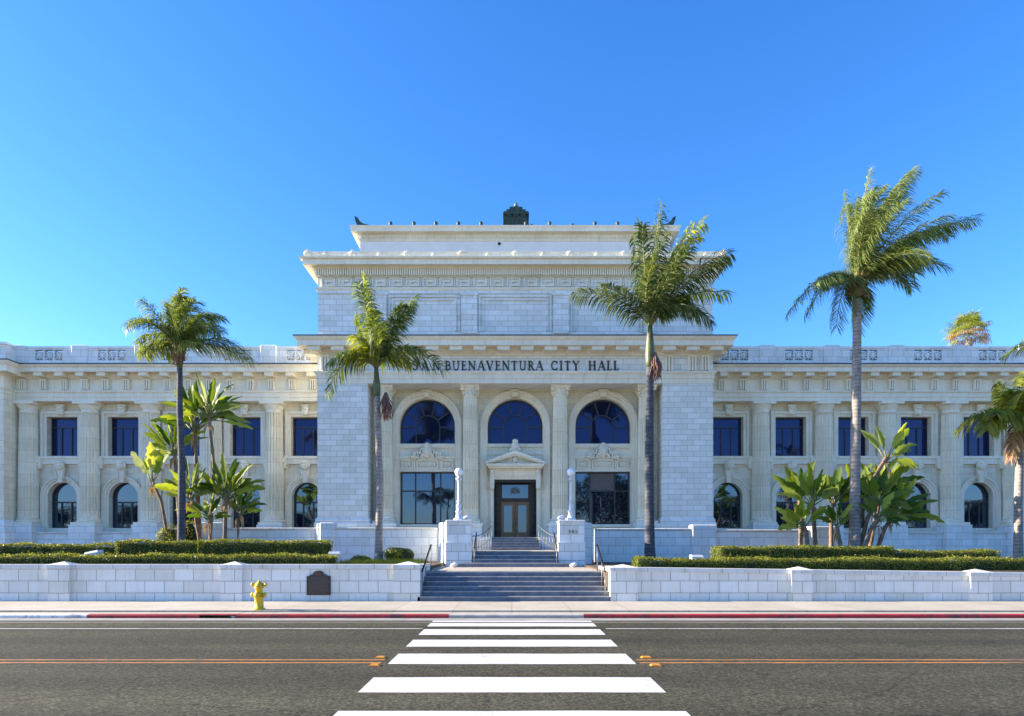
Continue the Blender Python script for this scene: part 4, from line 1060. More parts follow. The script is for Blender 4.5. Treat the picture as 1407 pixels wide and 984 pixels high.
flood(X(641.5, YP+.8), YP+.8, Z(714.5, YP), 'small white floodlight on pier beside the left lamp'); flood(X(772, YP+.8), YP+.8, Z(714.5, YP), 'small white floodlight on pier beside the right lamp')
flood(X(624, 25.5), 25.5, .845, 'small white floodlight on landing at foot of the left pier', .8); flood(X(788, 25.5), 25.5, .845, 'small white floodlight on landing at foot of the right pier', .8)
# white boxes in the hedge
for px, py, Y, wd, lab, tilt in ((129, 757, 23.2, .50, 'white tilted light box in left hedge, far from steps', .12), (461, 758, 23.2, .42, 'white light box at inner end of left hedge', 0),
                           (957, 762.5, 23.2, .42, 'white light box at inner end of right hedge', 0), (1304, 768, 23.0, .50, 'white light box half sunk in far right hedge', 0)):
    x, z = X(px, Y), Z(py, Y)
    m_ = MB(); b0, b1 = .12, wd/2
    for (hw, zz) in ((b1*.78, z-.5), (b1, z-.05), (b1, z)): pass
    m_.add([(x-b1*.72, Y-.12, z-.55), (x+b1*.72, Y-.12, z-.55), (x+b1*.72, Y+.12, z-.55), (x-b1*.72, Y+.12, z-.55),
            (x-b1, Y-.18, z-.07-tilt*.5), (x+b1, Y-.18, z-.07+tilt*.3), (x+b1, Y+.16, z-.07+tilt*.3), (x-b1, Y+.16, z-.07-tilt*.5),
            (x-b1*.94, Y-.14, z-tilt*.5), (x+b1*.8, Y-.14, z+tilt*.3), (x+b1*.8, Y+.2, z+tilt*.3), (x-b1*.94, Y+.2, z-tilt*.5)],
           [(0,3,2,1),(0,1,5,4),(1,2,6,5),(2,3,7,6),(3,0,4,7),(4,5,9,8),(5,6,10,9),(6,7,11,10),(7,4,8,11),(8,9,10,11)])
    o = m_.build('light_box', 'white_paint', org=(x, Y, z-.5)); tag(o, lab, 'light box', 'white light boxes among the hedges')

# ------------------------------------------------------------------ handrails
def handrail(pts, label, zfoot, dark='iron'):
    root = empty('handrail', pts[0], label, 'handrail')
    MB().tube(pts, .028, 8).build('rail', dark, root)
    for p, zf in zip(pts, zfoot):
        if zf is not None: MB().tube([(p[0], p[1], zf), (p[0], p[1], p[2]-.02)], .018, 6).build('post', 'rail', root)
    return root
handrail([(-2.78, 20.25, .90), (-2.76, 20.95, 1.22), (-2.74, 22.1, 1.72), (-2.74, 22.25, 1.73)], 'dark handrail on left side of the lower steps', [.0, .28, .84, None])
handrail([(2.88, 20.25, .90), (2.88, 20.95, 1.22), (2.88, 22.1, 1.72), (2.88, 22.25, 1.73)], 'dark handrail on right side of the lower steps', [.0, .28, .84, None])
handrail([(-1.56, 27.1, 1.62), (-1.56, 27.5, 1.80), (-1.56, 28.7, 2.25), (-1.56, 29.0, 2.25)], 'dark handrail against left pier on the upper steps', [.84, .99, 1.46, None])
handrail([(1.85, 27.1, 1.62), (1.85, 27.5, 1.80), (1.85, 28.7, 2.25), (1.85, 29.0, 2.25)], 'dark handrail against right pier on the upper steps', [.84, .99, 1.46, None])
for s in (-1, 1):
    root = empty('entrance_railing', (XC+s*1.9, 35.5, 1.46), 'pale curved metal railing %s of the entrance steps' % ('left' if s < 0 else 'right'), 'railing')
    pts = []
    for k in range(8):
        u = k/7; pts.append((XC+s*(2.25-.92*u), 34.2+3.0*u, 2.20+.65*u*u))
    MB().tube(pts, .024, 8).build('rail', 'rail', root)
    for k, p in enumerate(pts):
        zf = 1.46 if p[1] < 36 else 1.46+.145*min(5, int((p[1]-36.0)/.33)+1)
        if abs(p[0]-XC) > 1.31: zf = 1.46
        MB().tube([(p[0], p[1], zf), (p[0], p[1], p[2])], .017, 6).build('post', 'rail', root)
    MB().tube([(p[0], p[1], p[2]-.62 if p[2]-.62 > 1.5 else 1.55) for p in pts], .015, 6).build('lower_rail', 'rail', root)

# ------------------------------------------------------------------ fire hydrant
hx, hy = X(356, 17.45), 17.45
hd = empty('fire_hydrant', (hx, hy, 0), 'yellow fire hydrant on the sidewalk edge near the red kerb', 'fire hydrant')
MB().lathe([(.155, 0), (.155, .04), (.115, .05), (.112, .30), (.13, .31), (.13, .345), (.112, .355), (.10, .40), (.095, .56), (.125, .575), (.125, .60), (.10, .615)], hx, hy, 20).build('barrel', 'yellow', hd)
MB().lathe([(.115, .615), (.115, .64), (.10, .68), (.06, .725), (.035, .735), (.035, .775), (.0, .78)], hx, hy, 20).build('bonnet', 'yellow', hd)
for s in (-1, 1):
    MB().tube([(hx+s*.08, hy, .665), (hx+s*.17, hy, .665), (hx+s*.171, hy, .665), (hx+s*.20, hy, .665)], [.045, .045, .06, .055], 12).build('outlet', 'yellow', hd)
    MB().tube([(hx+s*.08, hy-.02, .40), (hx+s*.15, hy-.03, .40), (hx+s*.151, hy-.03, .40), (hx+s*.19, hy-.03, .40)], [.05, .05, .065, .06], 12).build('outlet', 'yellow', hd)
MB().tube([(hx, hy-.08, .40), (hx, hy-.14, .40), (hx, hy-.141, .40), (hx, hy-.19, .40)], [.065, .065, .08, .075], 12).build('outlet', 'yellow', hd)

# ------------------------------------------------------------------ hedges
def leaf_quad(mb, c, nrm, s, r):
    u = nrm.cross(Vector((r.uniform(-1,1), r.uniform(-1,1), r.uniform(-1,1)))).normalized(); v = nrm.cross(u)
    a, b = c - u*s, c + u*s; m1, m2 = c + v*s*.45, c - v*s*.45
    n = len(mb.v); mb.v += [tuple(a), tuple(m1), tuple(b), tuple(m2)]; mb.f.append((n, n+1, n+2, n+3)); mb.sm.append(False)
def hedge(x0, x1, y0, y1, z0, z1, label, dens=900, tipfrac=.4, round_=.12):
    cx, cy = (x0+x1)/2, (y0+y1)/2
    root = empty('hedge', (cx, cy, z0), label, 'hedge', 'clipped hedges behind the front walls')
    r = random.Random(int(x0*100)); ins = .06
    core = MB().bevelbox(x0+ins, x1-ins, y0+ins, y1-ins, z0-.05, z1-ins-.02, .08); core.build('twigs', 'hedge_core', root)
    A = MB(); B = MB()
    ph = r.uniform(0, 9)
    def wob(x, y): return .035*math.sin(x*1.7+ph)+.025*math.sin(x*4.3+y*3)+.02*math.sin(x*9.1+ph)
    area_t = (x1-x0)*(y1-y0); area_f = (x1-x0)*(z1-z0); area_s = (y1-y0)*(z1-z0)
    def put(p, nr, top):
        t_ = top or (p[2] > z1-.10)
        nn = (Vector(nr) + Vector((r.gauss(0,.55), r.gauss(0,.55), r.gauss(0,.55)))).normalized()
        leaf_quad(B if (t_ and r.random() < tipfrac) or r.random() < .08 else A, Vector(p), nn, r.uniform(.022, .042), r)  # yellower leaves gather mostly on the top
    for _ in range(int(area_t*dens)):
        x, y = r.uniform(x0, x1), r.uniform(y0, y1); e = min(x-x0, x1-x, y-y0, y1-y); dz = -max(0, round_-e)**1.3*.9
        put((x, y, z1+wob(x, y)+dz-abs(r.gauss(0, .025))), (0, 0, 1), True)
    for _ in range(int(area_f*dens*1.3)):
        x, z = r.uniform(x0, x1), r.uniform(z0, z1+wob(0,0)*.5); put((x, y0+abs(r.gauss(0, .035))+wob(x, z*2)*.6, z), (0, -1, 0), False)
    for s, xx in ((-1, x0), (1, x1)):
        for _ in range(int(area_s*dens*1.3)): put((xx-s*abs(r.gauss(0, .04)), r.uniform(y0, y1), r.uniform(z0, z1)), (s, 0, 0), False)
    for _ in range(int((x1-x0)*40)):    # stray shoots
        x, y = r.uniform(x0, x1), r.uniform(y0, y1); put((x, y, z1+wob(x, y)+abs(r.gauss(0, .05))), (0, 0, 1), True)
    A.build('leaves', 'hedge_leaf', root, recalc=False); B.build('yellower_leaves', 'hedge_tip', root, recalc=False)
hedge(-27, X(458, 21.6), 21.1, 22.2, .9, Z(762.5, 21.6), 'long low clipped hedge just behind the left front wall')
hedge(-27, X(173, 25), 24.4, 25.6, .9, Z(748, 24.8), 'flat clipped hedge at far left, behind the low front hedge')
hedge(X(173, 25), X(284.5, 25), 24.3, 25.7, .9, Z(743.5, 24.6), 'taller clipped hedge block below the left bird of paradise plants')
hedge(X(284.5, 25), X(452, 25), 24.2, 25.6, .9, Z(743, 24.6), 'taller clipped hedge block in front of the left square pier')
hedge(X(872, 21.6), 27, 21.1, 22.2, .8, Z(767.5, 21.6), 'long low clipped hedge just behind the right front wall')
hedge(X(982, 25), X(1215, 25), 24.3, 25.6, .8, Z(751.5, 24.8), 'rear clipped hedge in front of the broad paddle leaves, right side')
hedge(X(1215, 25), X(1362, 25), 24.5, 25.7, .8, Z(757, 24.8), 'rear clipped hedge at right, lower block ending near the far right palm')

def bush(px, py0, py1, Y, wpx, label, mat='hedge_leaf', n=3500):
    cx, z1, z0 = X(px, Y), Z(py0, Y), .92; hw = wpx*Y/F/2; h = z1-z0
    root = empty('bush', (cx, Y, z0), label, 'bush'); r = random.Random(int(px))
    A, B = MB(), MB()
    MB().ell((cx, Y, z0+h*.42), (hw*.8, hw*.7, h*.46), 12, 8).build('twigs', 'hedge_core', root)
    lob = [(r.uniform(-.45,.45)*hw, r.uniform(-.4,.4)*hw, r.uniform(.35,.62)*h, r.uniform(.45,.62)) for _ in range(7)]
    for _ in range(n):
        lx, ly, lz, lr = r.choice(lob); d = Vector((r.gauss(0,1), r.gauss(0,1), r.gauss(0,1))).normalized()
        p = Vector((cx+lx, Y+ly, z0+lz)) + Vector((d.x*hw*lr, d.y*hw*lr, d.z*h*lr*.68))*r.uniform(.88, 1.03)
        if p.z < z0: continue
        leaf_quad(B if d.z > .3 and r.random() < .5 else A, p, (d+Vector((r.gauss(0,.5), r.gauss(0,.5), r.gauss(0,.5)))).normalized(), r.uniform(.03, .05), r)  # yellower leaves only on upward facing sides
    A.build('leaves', mat, root); B.build('yellower_leaves', 'hedge_tip', root)
bush(550, 750, 772, 29.6, 48, 'round clipped bush beside the palm trunk left of the steps')
bush(493, 763, 776, 24.5, 34, 'small reddish green shrub between the white light box and palm', n=2200)
bush(512, 768, 776, 23.6, 30, 'low green shrub at the foot of the palm left of the steps', n=1800)
bush(234, 720, 742, 30.5, 46, 'dark rounded bush behind the left palm trunk')
bush(259, 711, 742, 31.2, 34, 'dark bush against the left square pier')

# grass-like ground cover strip near the palm
def ground_cover(x0, x1, y0, y1, z, n, name='ground_cover'):
    A = MB(); r = random.Random(5)
    for _ in range(n):
        x, y = r.uniform(x0, x1), r.uniform(y0, y1); h = r.uniform(.12, .34); a = r.uniform(0, 6.28); l = r.uniform(.03, .16)
        k = len(A.v); A.v += [(x-.012, y, z), (x+.012, y, z), (x+l*math.cos(a), y+l*math.sin(a), z+h)]; A.f.append((k, k+1, k+2)); A.sm.append(False)
    o = A.build(name, 'hedge_leaf'); tag(o, 'strappy green ground cover behind the front wall left of steps', 'ground cover', kind='stuff')
ground_cover(X(470, 22), X(575, 22), 21, 24.5, .95, 5200)

# ------------------------------------------------------------------ palms
def bez(p0, p1, p2, t): return p0*(1-t)**2 + p1*2*t*(1-t) + p2*t*t
def frond(A, Rm, p0, p1, p2, L, r, n=60, wid=.05, droop=.5, wind=.0, fwd=.55, start=.12, plum=.3):
    p0, p1, p2 = Vector(p0), Vector(p1), Vector(p2)
    pts = [bez(p0, p1, p2, i/10) for i in range(11)]
    Rm.tube(pts, [.045*(1-.85*i/10) for i in range(11)], 5)
    G_ = Vector((0, 0, -1)); Wd = Vector((1, 0, 0))
    roll = r.uniform(-.9, .9)
    for i in range(n):
        t = start + (1-start)*(i+r.uniform(0, .6))/n; t = min(t, .995)
        c = bez(p0, p1, p2, t); T = (bez(p0, p1, p2, min(1, t+.02)) - bez(p0, p1, p2, t-.02)).normalized()
        S = T.cross(Vector((0, 0, 1)))
        if S.length < .25: S = S + Vector((0, 1, 0))*.5 + Vector((.3, 0, 0))
        S.normalize(); U = S.cross(T).normalized()
        S = (S*math.cos(roll) + U*math.sin(roll))
        ln = L*(.50+.50*math.sin(math.pi*min(1, (t*.78+.14))**.9))*r.uniform(.85, 1.1)
        if t > .85: ln *= 1-(t-.85)*1.0
        for s in (-1, 1):
            d = (S*s + T*(fwd+.5*t) + U*r.uniform(-plum, plum+.15)).normalized()
            dr = droop*r.uniform(.7, 1.3)
            q1 = c + d*ln*.40 + G_*ln*.06*dr
            d2 = (d + G_*dr*.9 + Wd*wind).normalized()
            q2 = q1 + d2*ln*.35
            d3 = (d2 + G_*dr*.9 + Wd*wind).normalized()
            q3 = q2 + d3*ln*.28
            wv = d.cross(U if abs(d.dot(U)) < .9 else T)
            wv = (wv.normalized()*math.cos(.6) + U*math.sin(.6)*r.uniform(-1, 1)).normalized()*wid*.5
            k = len(A.v)
            A.v += [tuple(c-wv*.5), tuple(c+wv*.5), tuple(q1-wv), tuple(q1+wv), tuple(q2-wv*.75), tuple(q2+wv*.75), tuple(q3)]
            A.f += [(k, k+1, k+3, k+2), (k+2, k+3, k+5, k+4), (k+4, k+5, k+6)]; A.sm += [False]*3
def trunk_rings(pts, r0, r1, r, n=14, flare=1.25, bumpy=.03):
    T = MB(); P_ = []; Rr = []
    K = 70
    for i in range(K+1):
        u = i/K; f = u*(len(pts)-1); j = min(int(f), len(pts)-2); v = f-j
        P_.append(Vector(pts[j]).lerp(Vector(pts[j+1]), v))
        rr = r0+(r1-r0)*u; rr *= 1+(flare-1)*math.exp(-u*16); rr *= 1+bumpy*(1 if i % 2 else -1)*r.uniform(.4, 1)
        Rr.append(rr)
    T.tube(P_, Rr, n); return T
def palm(name, label, cat, base, top, Y, r0, r1, fronds, L, seed, leafmat='palm_leaf', wid=.05, droop=.5, wind=0, shaft=None, boot=True, seedpod=None, zb=.92, n=60, fwd=.55, plum=.3, extra=0, dry=None, mids=(), bark='palm_trunk'):
    r = random.Random(seed); g = lambda px, py, dy=0: Vector((X(px, Y), Y+dy, Z(py, Y)))
    b = g(*base); b.z = zb; t = g(*top)
    root = empty(name, b, label, cat, 'palms in the planting beds')
    ms = [g(*m) for m in mids]
    trunk_rings([b]+ms+[t], r0, r1, r).build('trunk', bark, root)
    c0 = t.copy()
    if shaft:
        st_ = g(*shaft)
        k = 8; pts = [t.lerp(st_, i/k) for i in range(k+1)]
        MB().tube(pts, [r1*(1.0+.45*math.sin(math.pi*(1-i/k)**1.5))*(1-.35*i/k) for i in range(k+1)], 12).build('crownshaft', 'shaft', root); c0 = st_
    if boot:
        m_ = MB()
        for k in range(44):
            a = r.uniform(0, 6.28); zz = r.uniform(-.85, .25)*1.0
            q = c0+Vector((math.cos(a)*r1*1.5, math.sin(a)*r1*1.5, zz*.8)); e = q+Vector((math.cos(a)*r1*.9, math.sin(a)*r1*.9, r.uniform(-.15, .5)))
            m_.tube([q, e], [.09, .03], 5)
        m_.ell(tuple(c0+Vector((0, 0, -.30))), (r1*2.0, r1*2.0, .42), 12, 8)
        m_.build('leaf_bases', 'fibre', root)
    A, Rm = MB(), MB()
    AB = MB()
    allf = list(fronds)
    for f in fronds[:extra]:
        jx, jy = r.uniform(-14, 14), r.uniform(-12, 12)
        allf.append(((f[0][0]+jx*.7+r.uniform(-5,5), f[0][1]+jy*.7), (f[1][0]*.86+shaft[0]*.14+jx, f[1][1]*.86+shaft[1]*.14+jy), f[2]+r.uniform(-.9, .9))+f[3:])
    for f in allf:
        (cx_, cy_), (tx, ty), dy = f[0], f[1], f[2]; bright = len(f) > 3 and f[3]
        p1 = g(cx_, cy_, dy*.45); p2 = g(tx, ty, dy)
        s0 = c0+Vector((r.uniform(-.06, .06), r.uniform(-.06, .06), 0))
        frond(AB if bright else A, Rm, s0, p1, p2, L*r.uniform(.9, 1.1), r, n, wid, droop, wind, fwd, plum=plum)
    A.build('crown', leafmat, root)
    if AB.v: AB.build('sunlit_fronds', 'palm_leaf_bright', root)['label'] = 'fronds coloured brighter yellow green as if sunlit'  # sunlight on these fronds is put into the leaf colour
    Rm.build('frond_stalks', 'rachis', root)
    if seedpod:
        m_ = MB(); sx, sy = seedpod; q = g(sx, sy, -.15)
        for k in range(90):
            e = q+Vector((r.gauss(.02, .13), r.gauss(0, .12), -r.uniform(.5, 1.15)))
            m_.tube([q+Vector((r.uniform(-.05,.05), 0, .15)), q.lerp(e, .5)+Vector((r.gauss(0, .08), r.gauss(0,.05), 0)), e], [.018, .022, .012], 4)
        m_.build('seed_cluster', plain('seed_strands_%d' % seed, (.26, .14, .11), .9, c2=(.12, .07, .06), scale=15), root)
    if dry:
        m_ = MB(); 
        for (cx_, cy_), (tx, ty), dy in dry: frond(m_, Rm, c0, g(cx_, cy_, dy*.5), g(tx, ty, dy), L*.7, r, 40, wid, 1.2, 0, fwd)
        m_.build('dry_fronds', 'palm_dry', root)
    return root
# left queen palm
palm('palm_tree', 'feathery dark green palm at left among the paddle leaved plants', 'palm tree', (249, 742), (247, 505), 29, .17, .11,
    [((205,440),(180,466),.5), ((215,430),(196,458),-1.2), ((230,440),(231,402),.8), ((244,430),(258,404),-.6), ((262,420),(302,432),.4), ((275,440),(322,470),-1.2), ((290,445),(341,497),.3),
     ((280,455),(318,482),1.3), ((265,470),(295,488),-1.6), ((225,455),(202,474),1.6), ((250,440),(272,420),1.5), ((240,450),(222,430),-1.5), ((255,460),(262,440),-2.0), ((215,460),(190,482),.2), ((262,450),(300,455),-2.0), ((255,430),(285,425),-1.0)],
    .85, 3, wid=.034, droop=.95, wind=.3, n=80, extra=7, plum=.7, boot=True, shaft=(246, 480), bark='palm_trunk_shade', mids=((250, 640), (247, 560)))
# king palm left of the steps
palm('palm_tree', 'wind blown palm with narrow crown in front of left pier of central block', 'palm tree', (520, 772), (518, 545), 29.6, .175, .135,
    [((503,430),(497,372),.3,True), ((512,440),(503,385),-.4), ((535,450),(571,402),.3), ((530,455),(556,425),-.7), ((500,460),(486,432),.5), ((470,470),(449,540),.2), ((490,470),(462,505),-.9),
     ((560,462),(611,508),.1), ((550,470),(585,492),-1.0), ((535,475),(560,490),1.2), ((510,470),(498,478),-1.6,True), ((500,480),(485,500),-1.1,True), ((520,455),(522,440),-1.3), ((530,470),(528,470),-2.2)],
    .92, 5, wid=.06, droop=.95, wind=.2, n=50, plum=.45, extra=5, shaft=(517, 505), boot=False, seedpod=(531, 545), mids=((522, 660),))
# right tall palm by the steps
palm('palm_tree', 'big crowned palm in front of right pier, dark trunk with green crownshaft', 'palm tree', (893, 772), (893, 505), 29.6, .23, .17,
    [((884,370),(881,296),.5), ((893,370),(902,293),-.9), ((915,330),(970,300),.3,True), ((915,370),(945,318),-.8,True), ((945,360),(1003,350),-.2), ((940,385),(1008,398),.5,True), ((930,390),(985,372),-1.2),
     ((935,395),(979,440),.2), ((925,405),(950,445),-1.3), ((850,395),(789,402),.1), ((860,405),(820,410),-1.3), ((870,400),(905,345),-1.6), ((880,370),(875,330),-1.3), ((905,390),(930,370),-2.2), ((900,400),(960,395),1.5), ((915,385),(950,352),1.6)],
    1.05, 9, leafmat='palm_leaf_dark', wid=.060, droop=1.05, wind=.12, n=54, plum=.35, extra=3, shaft=(893, 447), boot=False, seedpod=(899, 490), bark='palm_trunk_shade', mids=((892, 640),))
# tall feathery palm on the right
palm('palm_tree', 'tallest palm, pale trunk and feathery crown swept to the right', 'palm tree', (1174, 752), (1178, 410), 29, .235, .165,
    [((1168,310),(1163,262),.2), ((1172,320),(1178,250),-1.0), ((1190,290),(1200,258),1.0), ((1200,290),(1263,228),.2), ((1195,300),(1238,252),-1.1), ((1200,320),(1230,262),1.5), ((1260,305),(1344,302),.2),
     ((1250,320),(1318,318),-1.2), ((1240,340),(1290,350),.8), ((1235,345),(1286,378),-.8), ((1225,350),(1262,388),.5), ((1215,345),(1240,375),-1.8), ((1130,355),(1083,433),.2), ((1150,370),(1110,400),-.8),
     ((1160,375),(1158,445),.6), ((1192,385),(1190,450),.7), ((1170,300),(1170,290),-1.8), ((1185,320),(1200,300),-2.2), ((1210,320),(1250,300),-2.2), ((1205,340),(1252,335),-2.5), ((1230,320),(1290,300),1.6), ((1195,330),(1225,320),2.0), ((1165,340),(1160,320),-2.0)],
    .92, 12, wid=.032, droop=1.0, wind=.5, n=88, extra=18, boot=True, shaft=(1178, 388), mids=((1175, 640), (1177, 520)), plum=.5)
# palm at the right edge
palm('palm_tree', 'palm at right edge with pale trunk and hanging dry fronds', 'palm tree', (1399, 772), (1402, 600), 29.6, .19, .15,
    [((1350,555),(1317,592),.1,True), ((1372,560),(1345,575),-1.0,True), ((1385,540),(1380,525),.4,True), ((1400,530),(1410,495),-.5), ((1420,540),(1450,520),0), ((1430,560),(1480,590),.4), ((1390,550),(1370,550),-1.6), ((1410,560),(1425,600),-1.5)],
    1.0, 15, leafmat='palm_leaf_bright', wid=.062, droop=.9, wind=.1, n=60, extra=4, shaft=(1402, 575), boot=False, dry=[((1388,598),(1384,628),-.3), ((1396,600),(1392,632),.2)], mids=((1399, 690),))
palm('palm_tree', 'frond tips of a palm reaching in at the right edge below balustrade', 'palm tree', (1440, 800), (1440, 510), 27, .2, .15,
    [((1410,460),(1381,492),.1), ((1415,450),(1390,470),-1), ((1450,440),(1500,470),0), ((1440,430),(1440,410),.5), ((1470,480),(1490,520),.4)],
    .7, 17, wid=.05, droop=.8, n=50, shaft=(1440, 480), boot=False)
# fan palm behind the building
def fan_palm():
    Y = 66; r = random.Random(2); g = lambda px, py, dy=0: Vector((X(px, Y), Y+dy, Z(py, Y)))
    b = g(1331, 700); b.z = 0; root = empty('fan_palm', b, 'fan palm with dry brown fronds showing above the right roofline', 'fan palm')
    trunk_rings([b, g(1331, 465)], .4, .3, r).build('trunk', 'palm_trunk', root)
    A, Dm, Sm = MB(), MB(), MB(); c = g(1331, 458)
    for k in range(58):
        a = r.uniform(0, 6.28); el = r.uniform(-.7, 1.35); d = Vector((math.cos(a)*math.cos(el), math.sin(a)*math.cos(el), math.sin(el)))
        st_ = r.uniform(.9, 1.55); q = c+d*st_; Sm.tube([c, q], .03, 4)
        dryp = el < .1 and r.random() < .6 or (d.x > .3 and r.random() < .45)
        S = d.cross(Vector((0, 0, 1))); S = S.normalized() if S.length > .1 else Vector((1, 0, 0)); U = S.cross(d)
        for j in range(15):
            an = R(-105+210*j/14); dd = (d*math.cos(an)+S*math.sin(an)).normalized(); ln = r.uniform(.85, 1.25)
            e1 = q+dd*ln*.6; e2 = e1+(dd+Vector((0, 0, -.7 if not dryp else -2.2))).normalized()*ln*.5
            wv = dd.cross(U).normalized()*.045; m_ = Dm if dryp else A; kk = len(m_.v)
            m_.v += [tuple(q), tuple(e1-wv), tuple(e1+wv), tuple(e2)]; m_.f += [(kk, kk+1, kk+2), (kk+1, kk+3, kk+2)]; m_.sm += [False]*2
    A.build('crown', 'palm_leaf_bright', root); Dm.build('dry_fronds', 'palm_dry', root); Sm.build('frond_stalks', 'rachis', root)
fan_palm()

# ------------------------------------------------------------------ giant bird of paradise
def paddle(A, Sm, q, d, L, wd, r, plane):
    """one leaf: petiole from q along d, blade with midrib; plane = preferred face normal"""
    d = d.normalized(); side = d.cross(plane).normalized(); nrm = side.cross(d).normalized()
    pet = L*.55; p1 = q+d*pet*.5+Vector((0, 0, .0)); p2 = q+d*pet; Sm.tube([q, p1, p2], [.035, .025, .02], 5)
    g = Vector((0, 0, -1)); n = 9; mid = []; cur = p2.copy(); dd = d.copy(); dr = r.uniform(.03, .11)
    for i in range(n+1):
        mid.append(cur.copy()); cur = cur+dd*(L/n); dd = (dd+g*dr).normalized()
    fold = r.uniform(.15, .5)
    k = len(A.v); tears = [set(r.sample(range(2, n), 3)) for _ in (0, 1)]
    for i, m in enumerate(mid):
        u = i/n; wv = wd*math.sin(math.pi*min(1, .04+u*.94)**.9)**.62
        A.v.append(tuple(m))
        for q, s in enumerate((-1, 1)):
            ww = wv*(.62 if i in tears[q] else 1)
            A.v.append(tuple(m+side*s*ww*math.cos(fold)+nrm*ww*math.sin(fold)+g*ww*r.uniform(0, .3)))
    for i in range(n):
        a = k+3*i
        A.f += [(a, a+3, a+4, a+1), (a, a+2, a+5, a+3)]; A.sm += [True]*2
def bop(label, stem, Y, leaves, L, seed, zb=.92, r0=.12, mat='bop_leaf', wd=.26, dup=1, grp='bird of paradise plants by the terrace walls'):
    """stem: list of px points from base to crown ; leaves: angles in degrees from vertical (positive right)"""
    r = random.Random(seed); g = lambda p, dy=0: Vector((X(p[0], Y), Y+dy, Z(p[1], Y)))
    b = g(stem[0]); b.z = zb; pts = [b]+[g(p) for p in stem[1:]]
    grpscale = b.x > 0
    if not grpscale and dup: dup = 2
    root = empty('bird_of_paradise_plant', b, label, 'plant', grp)
    S = MB(); n = 14; Q = []
    for i in range(n+1):
        f = i/n*(len(pts)-1); j = min(int(f), len(pts)-2); Q.append(pts[j].lerp(pts[j+1], f-j))
    S.tube(Q, [.78*r0*(1-.25*i/n)*(1+.22*(i % 2)) for i in range(n+1)], 8)
    S.build('stem', 'bop_stem', root)
    A, Sm = MB(), MB(); c = pts[-1]; ax = r.uniform(-.5, .5)
    more = [a+r.uniform(-16, 16) for a in leaves for _ in range(dup)]
    for a in [v*.88 for v in list(leaves)+more]:
        yy = r.uniform(-.45, .45); d = Vector((math.sin(R(a)), yy, math.cos(R(a))))
        q = c+Vector((0, 0, -r.uniform(0, .25)))
        pn = Vector((r.uniform(-1.6, .5), -1, r.uniform(-.1, .7)))
        paddle(A, Sm, q, d, L*(.80 if grpscale else 1)*r.uniform(.75, 1.35), wd*r.uniform(.58, .92), r, pn)
    Dd = MB()
    for k in range(4):
        a = r.uniform(0, 6.28); q = c+Vector((0, 0, -r.uniform(.1, .45))); e = q+Vector((math.cos(a)*.16, math.sin(a)*.16, -.15)); e2 = e+Vector((math.cos(a)*.05, 0, -r.uniform(.3, .6)))
        w_ = Vector((.05, .02, 0)); kk = len(Dd.v); Dd.v += [tuple(q-w_*.4), tuple(q+w_*.4), tuple(e-w_), tuple(e+w_), tuple(e2)]; Dd.f += [(kk,kk+1,kk+3,kk+2),(kk+2,kk+3,kk+4)]; Dd.sm += [False]*2
    Dd.build('dry_leaves', 'palm_dry', root)
    A.build('leaves', mat, root); Sm.build('leaf_stalks', 'rachis', root)
YB1 = 30.3
bop('leaning bare stemmed paddle leaf plant at far left of its clump', [(236,724),(222,690),(210,662)], YB1, (-35,-18,-5,8,25), 1.1, 21, wd=.34, r0=.09, dup=0, mat='bop_backlit')
bop('paddle leaf plant with dark crown left of the left palm trunk', [(252,726),(243,670),(240,622)], YB1+.3, (-75,-50,-30,-12,10,28,48), .95, 22, wd=.24)
bop('tall paddle leaf plant with broad crown just right of the left palm trunk', [(276,726),(270,650),(268,590)], YB1, (-30,-18,-6,6,20,38,-60,60), 1.15, 23, wd=.27)
bop('tallest paddle leaf plant of left clump with ragged yellowing crown', [(287,726),(294,640),(287,570)], YB1-.3, (-50,-28,-10,5,18,35,55,80,-85,110), 1.05, 24, r0=.10, wd=.20)
bop('low paddle leaf plant with curved stem at middle of left clump', [(280,726),(268,705),(262,680)], YB1-.6, (-80,-60,-35,-12,12,38,70), .95, 25, wd=.20)
bop('bushy paddle leaf plant on right side of left clump', [(308,726),(310,700),(311,682)], YB1-.4, (-65,-45,-28,-12,2,14,28,42,58,80), 1.05, 26, wd=.24)
bop('small paddle leaf plant at right end of left clump', [(326,726),(328,712),(330,702)], YB1-.2, (-50,-25,0,20,45,70), .62, 27, wd=.17, r0=.06)
bop('short paddle leaf plant low between the left stems', [(290,726),(288,718),(286,710)], YB1-.8, (-70,-40,-10,25,60), .7, 28, wd=.18, r0=.07)
YB2 = 29.3
bop('low pale paddle leaf plant at left edge of the right clump', [(1112,745),(1108,732),(1105,722)], YB2-.4, (-85,-68,-50,-35,-15,10,35), .95, 31, wd=.24, zb=.88, mat='bop_backlit')
bop('upright dense paddle leaf plant on left of the right clump', [(1122,745),(1118,712),(1117,690)], YB2, (-52,-38,-24,-10,2,14,28,44,65), 1.15, 32, wd=.26, zb=.88)
bop('dense paddle leaf plant between the terrace pier and tall palm', [(1142,745),(1142,715),(1145,690)], YB2+.4, (-48,-30,-15,0,12,26,42,60), 1.15, 33, wd=.26, zb=.88)
bop('paddle leaf plant directly behind the tall palm trunk', [(1168,748),(1170,718),(1172,685)], YB2+.6, (-45,-25,-8,8,22,40,62), 1.15, 34, wd=.26, zb=.88)
bop('leaning paddle leaf plant whose high crown fans right over the others', [(1168,750),(1188,690),(1205,650),(1218,628)], YB2, (-30,-8,14,40,54,68,82,98), 1.2, 35, wd=.30, zb=.88, r0=.13, dup=0, mat='bop_backlit')
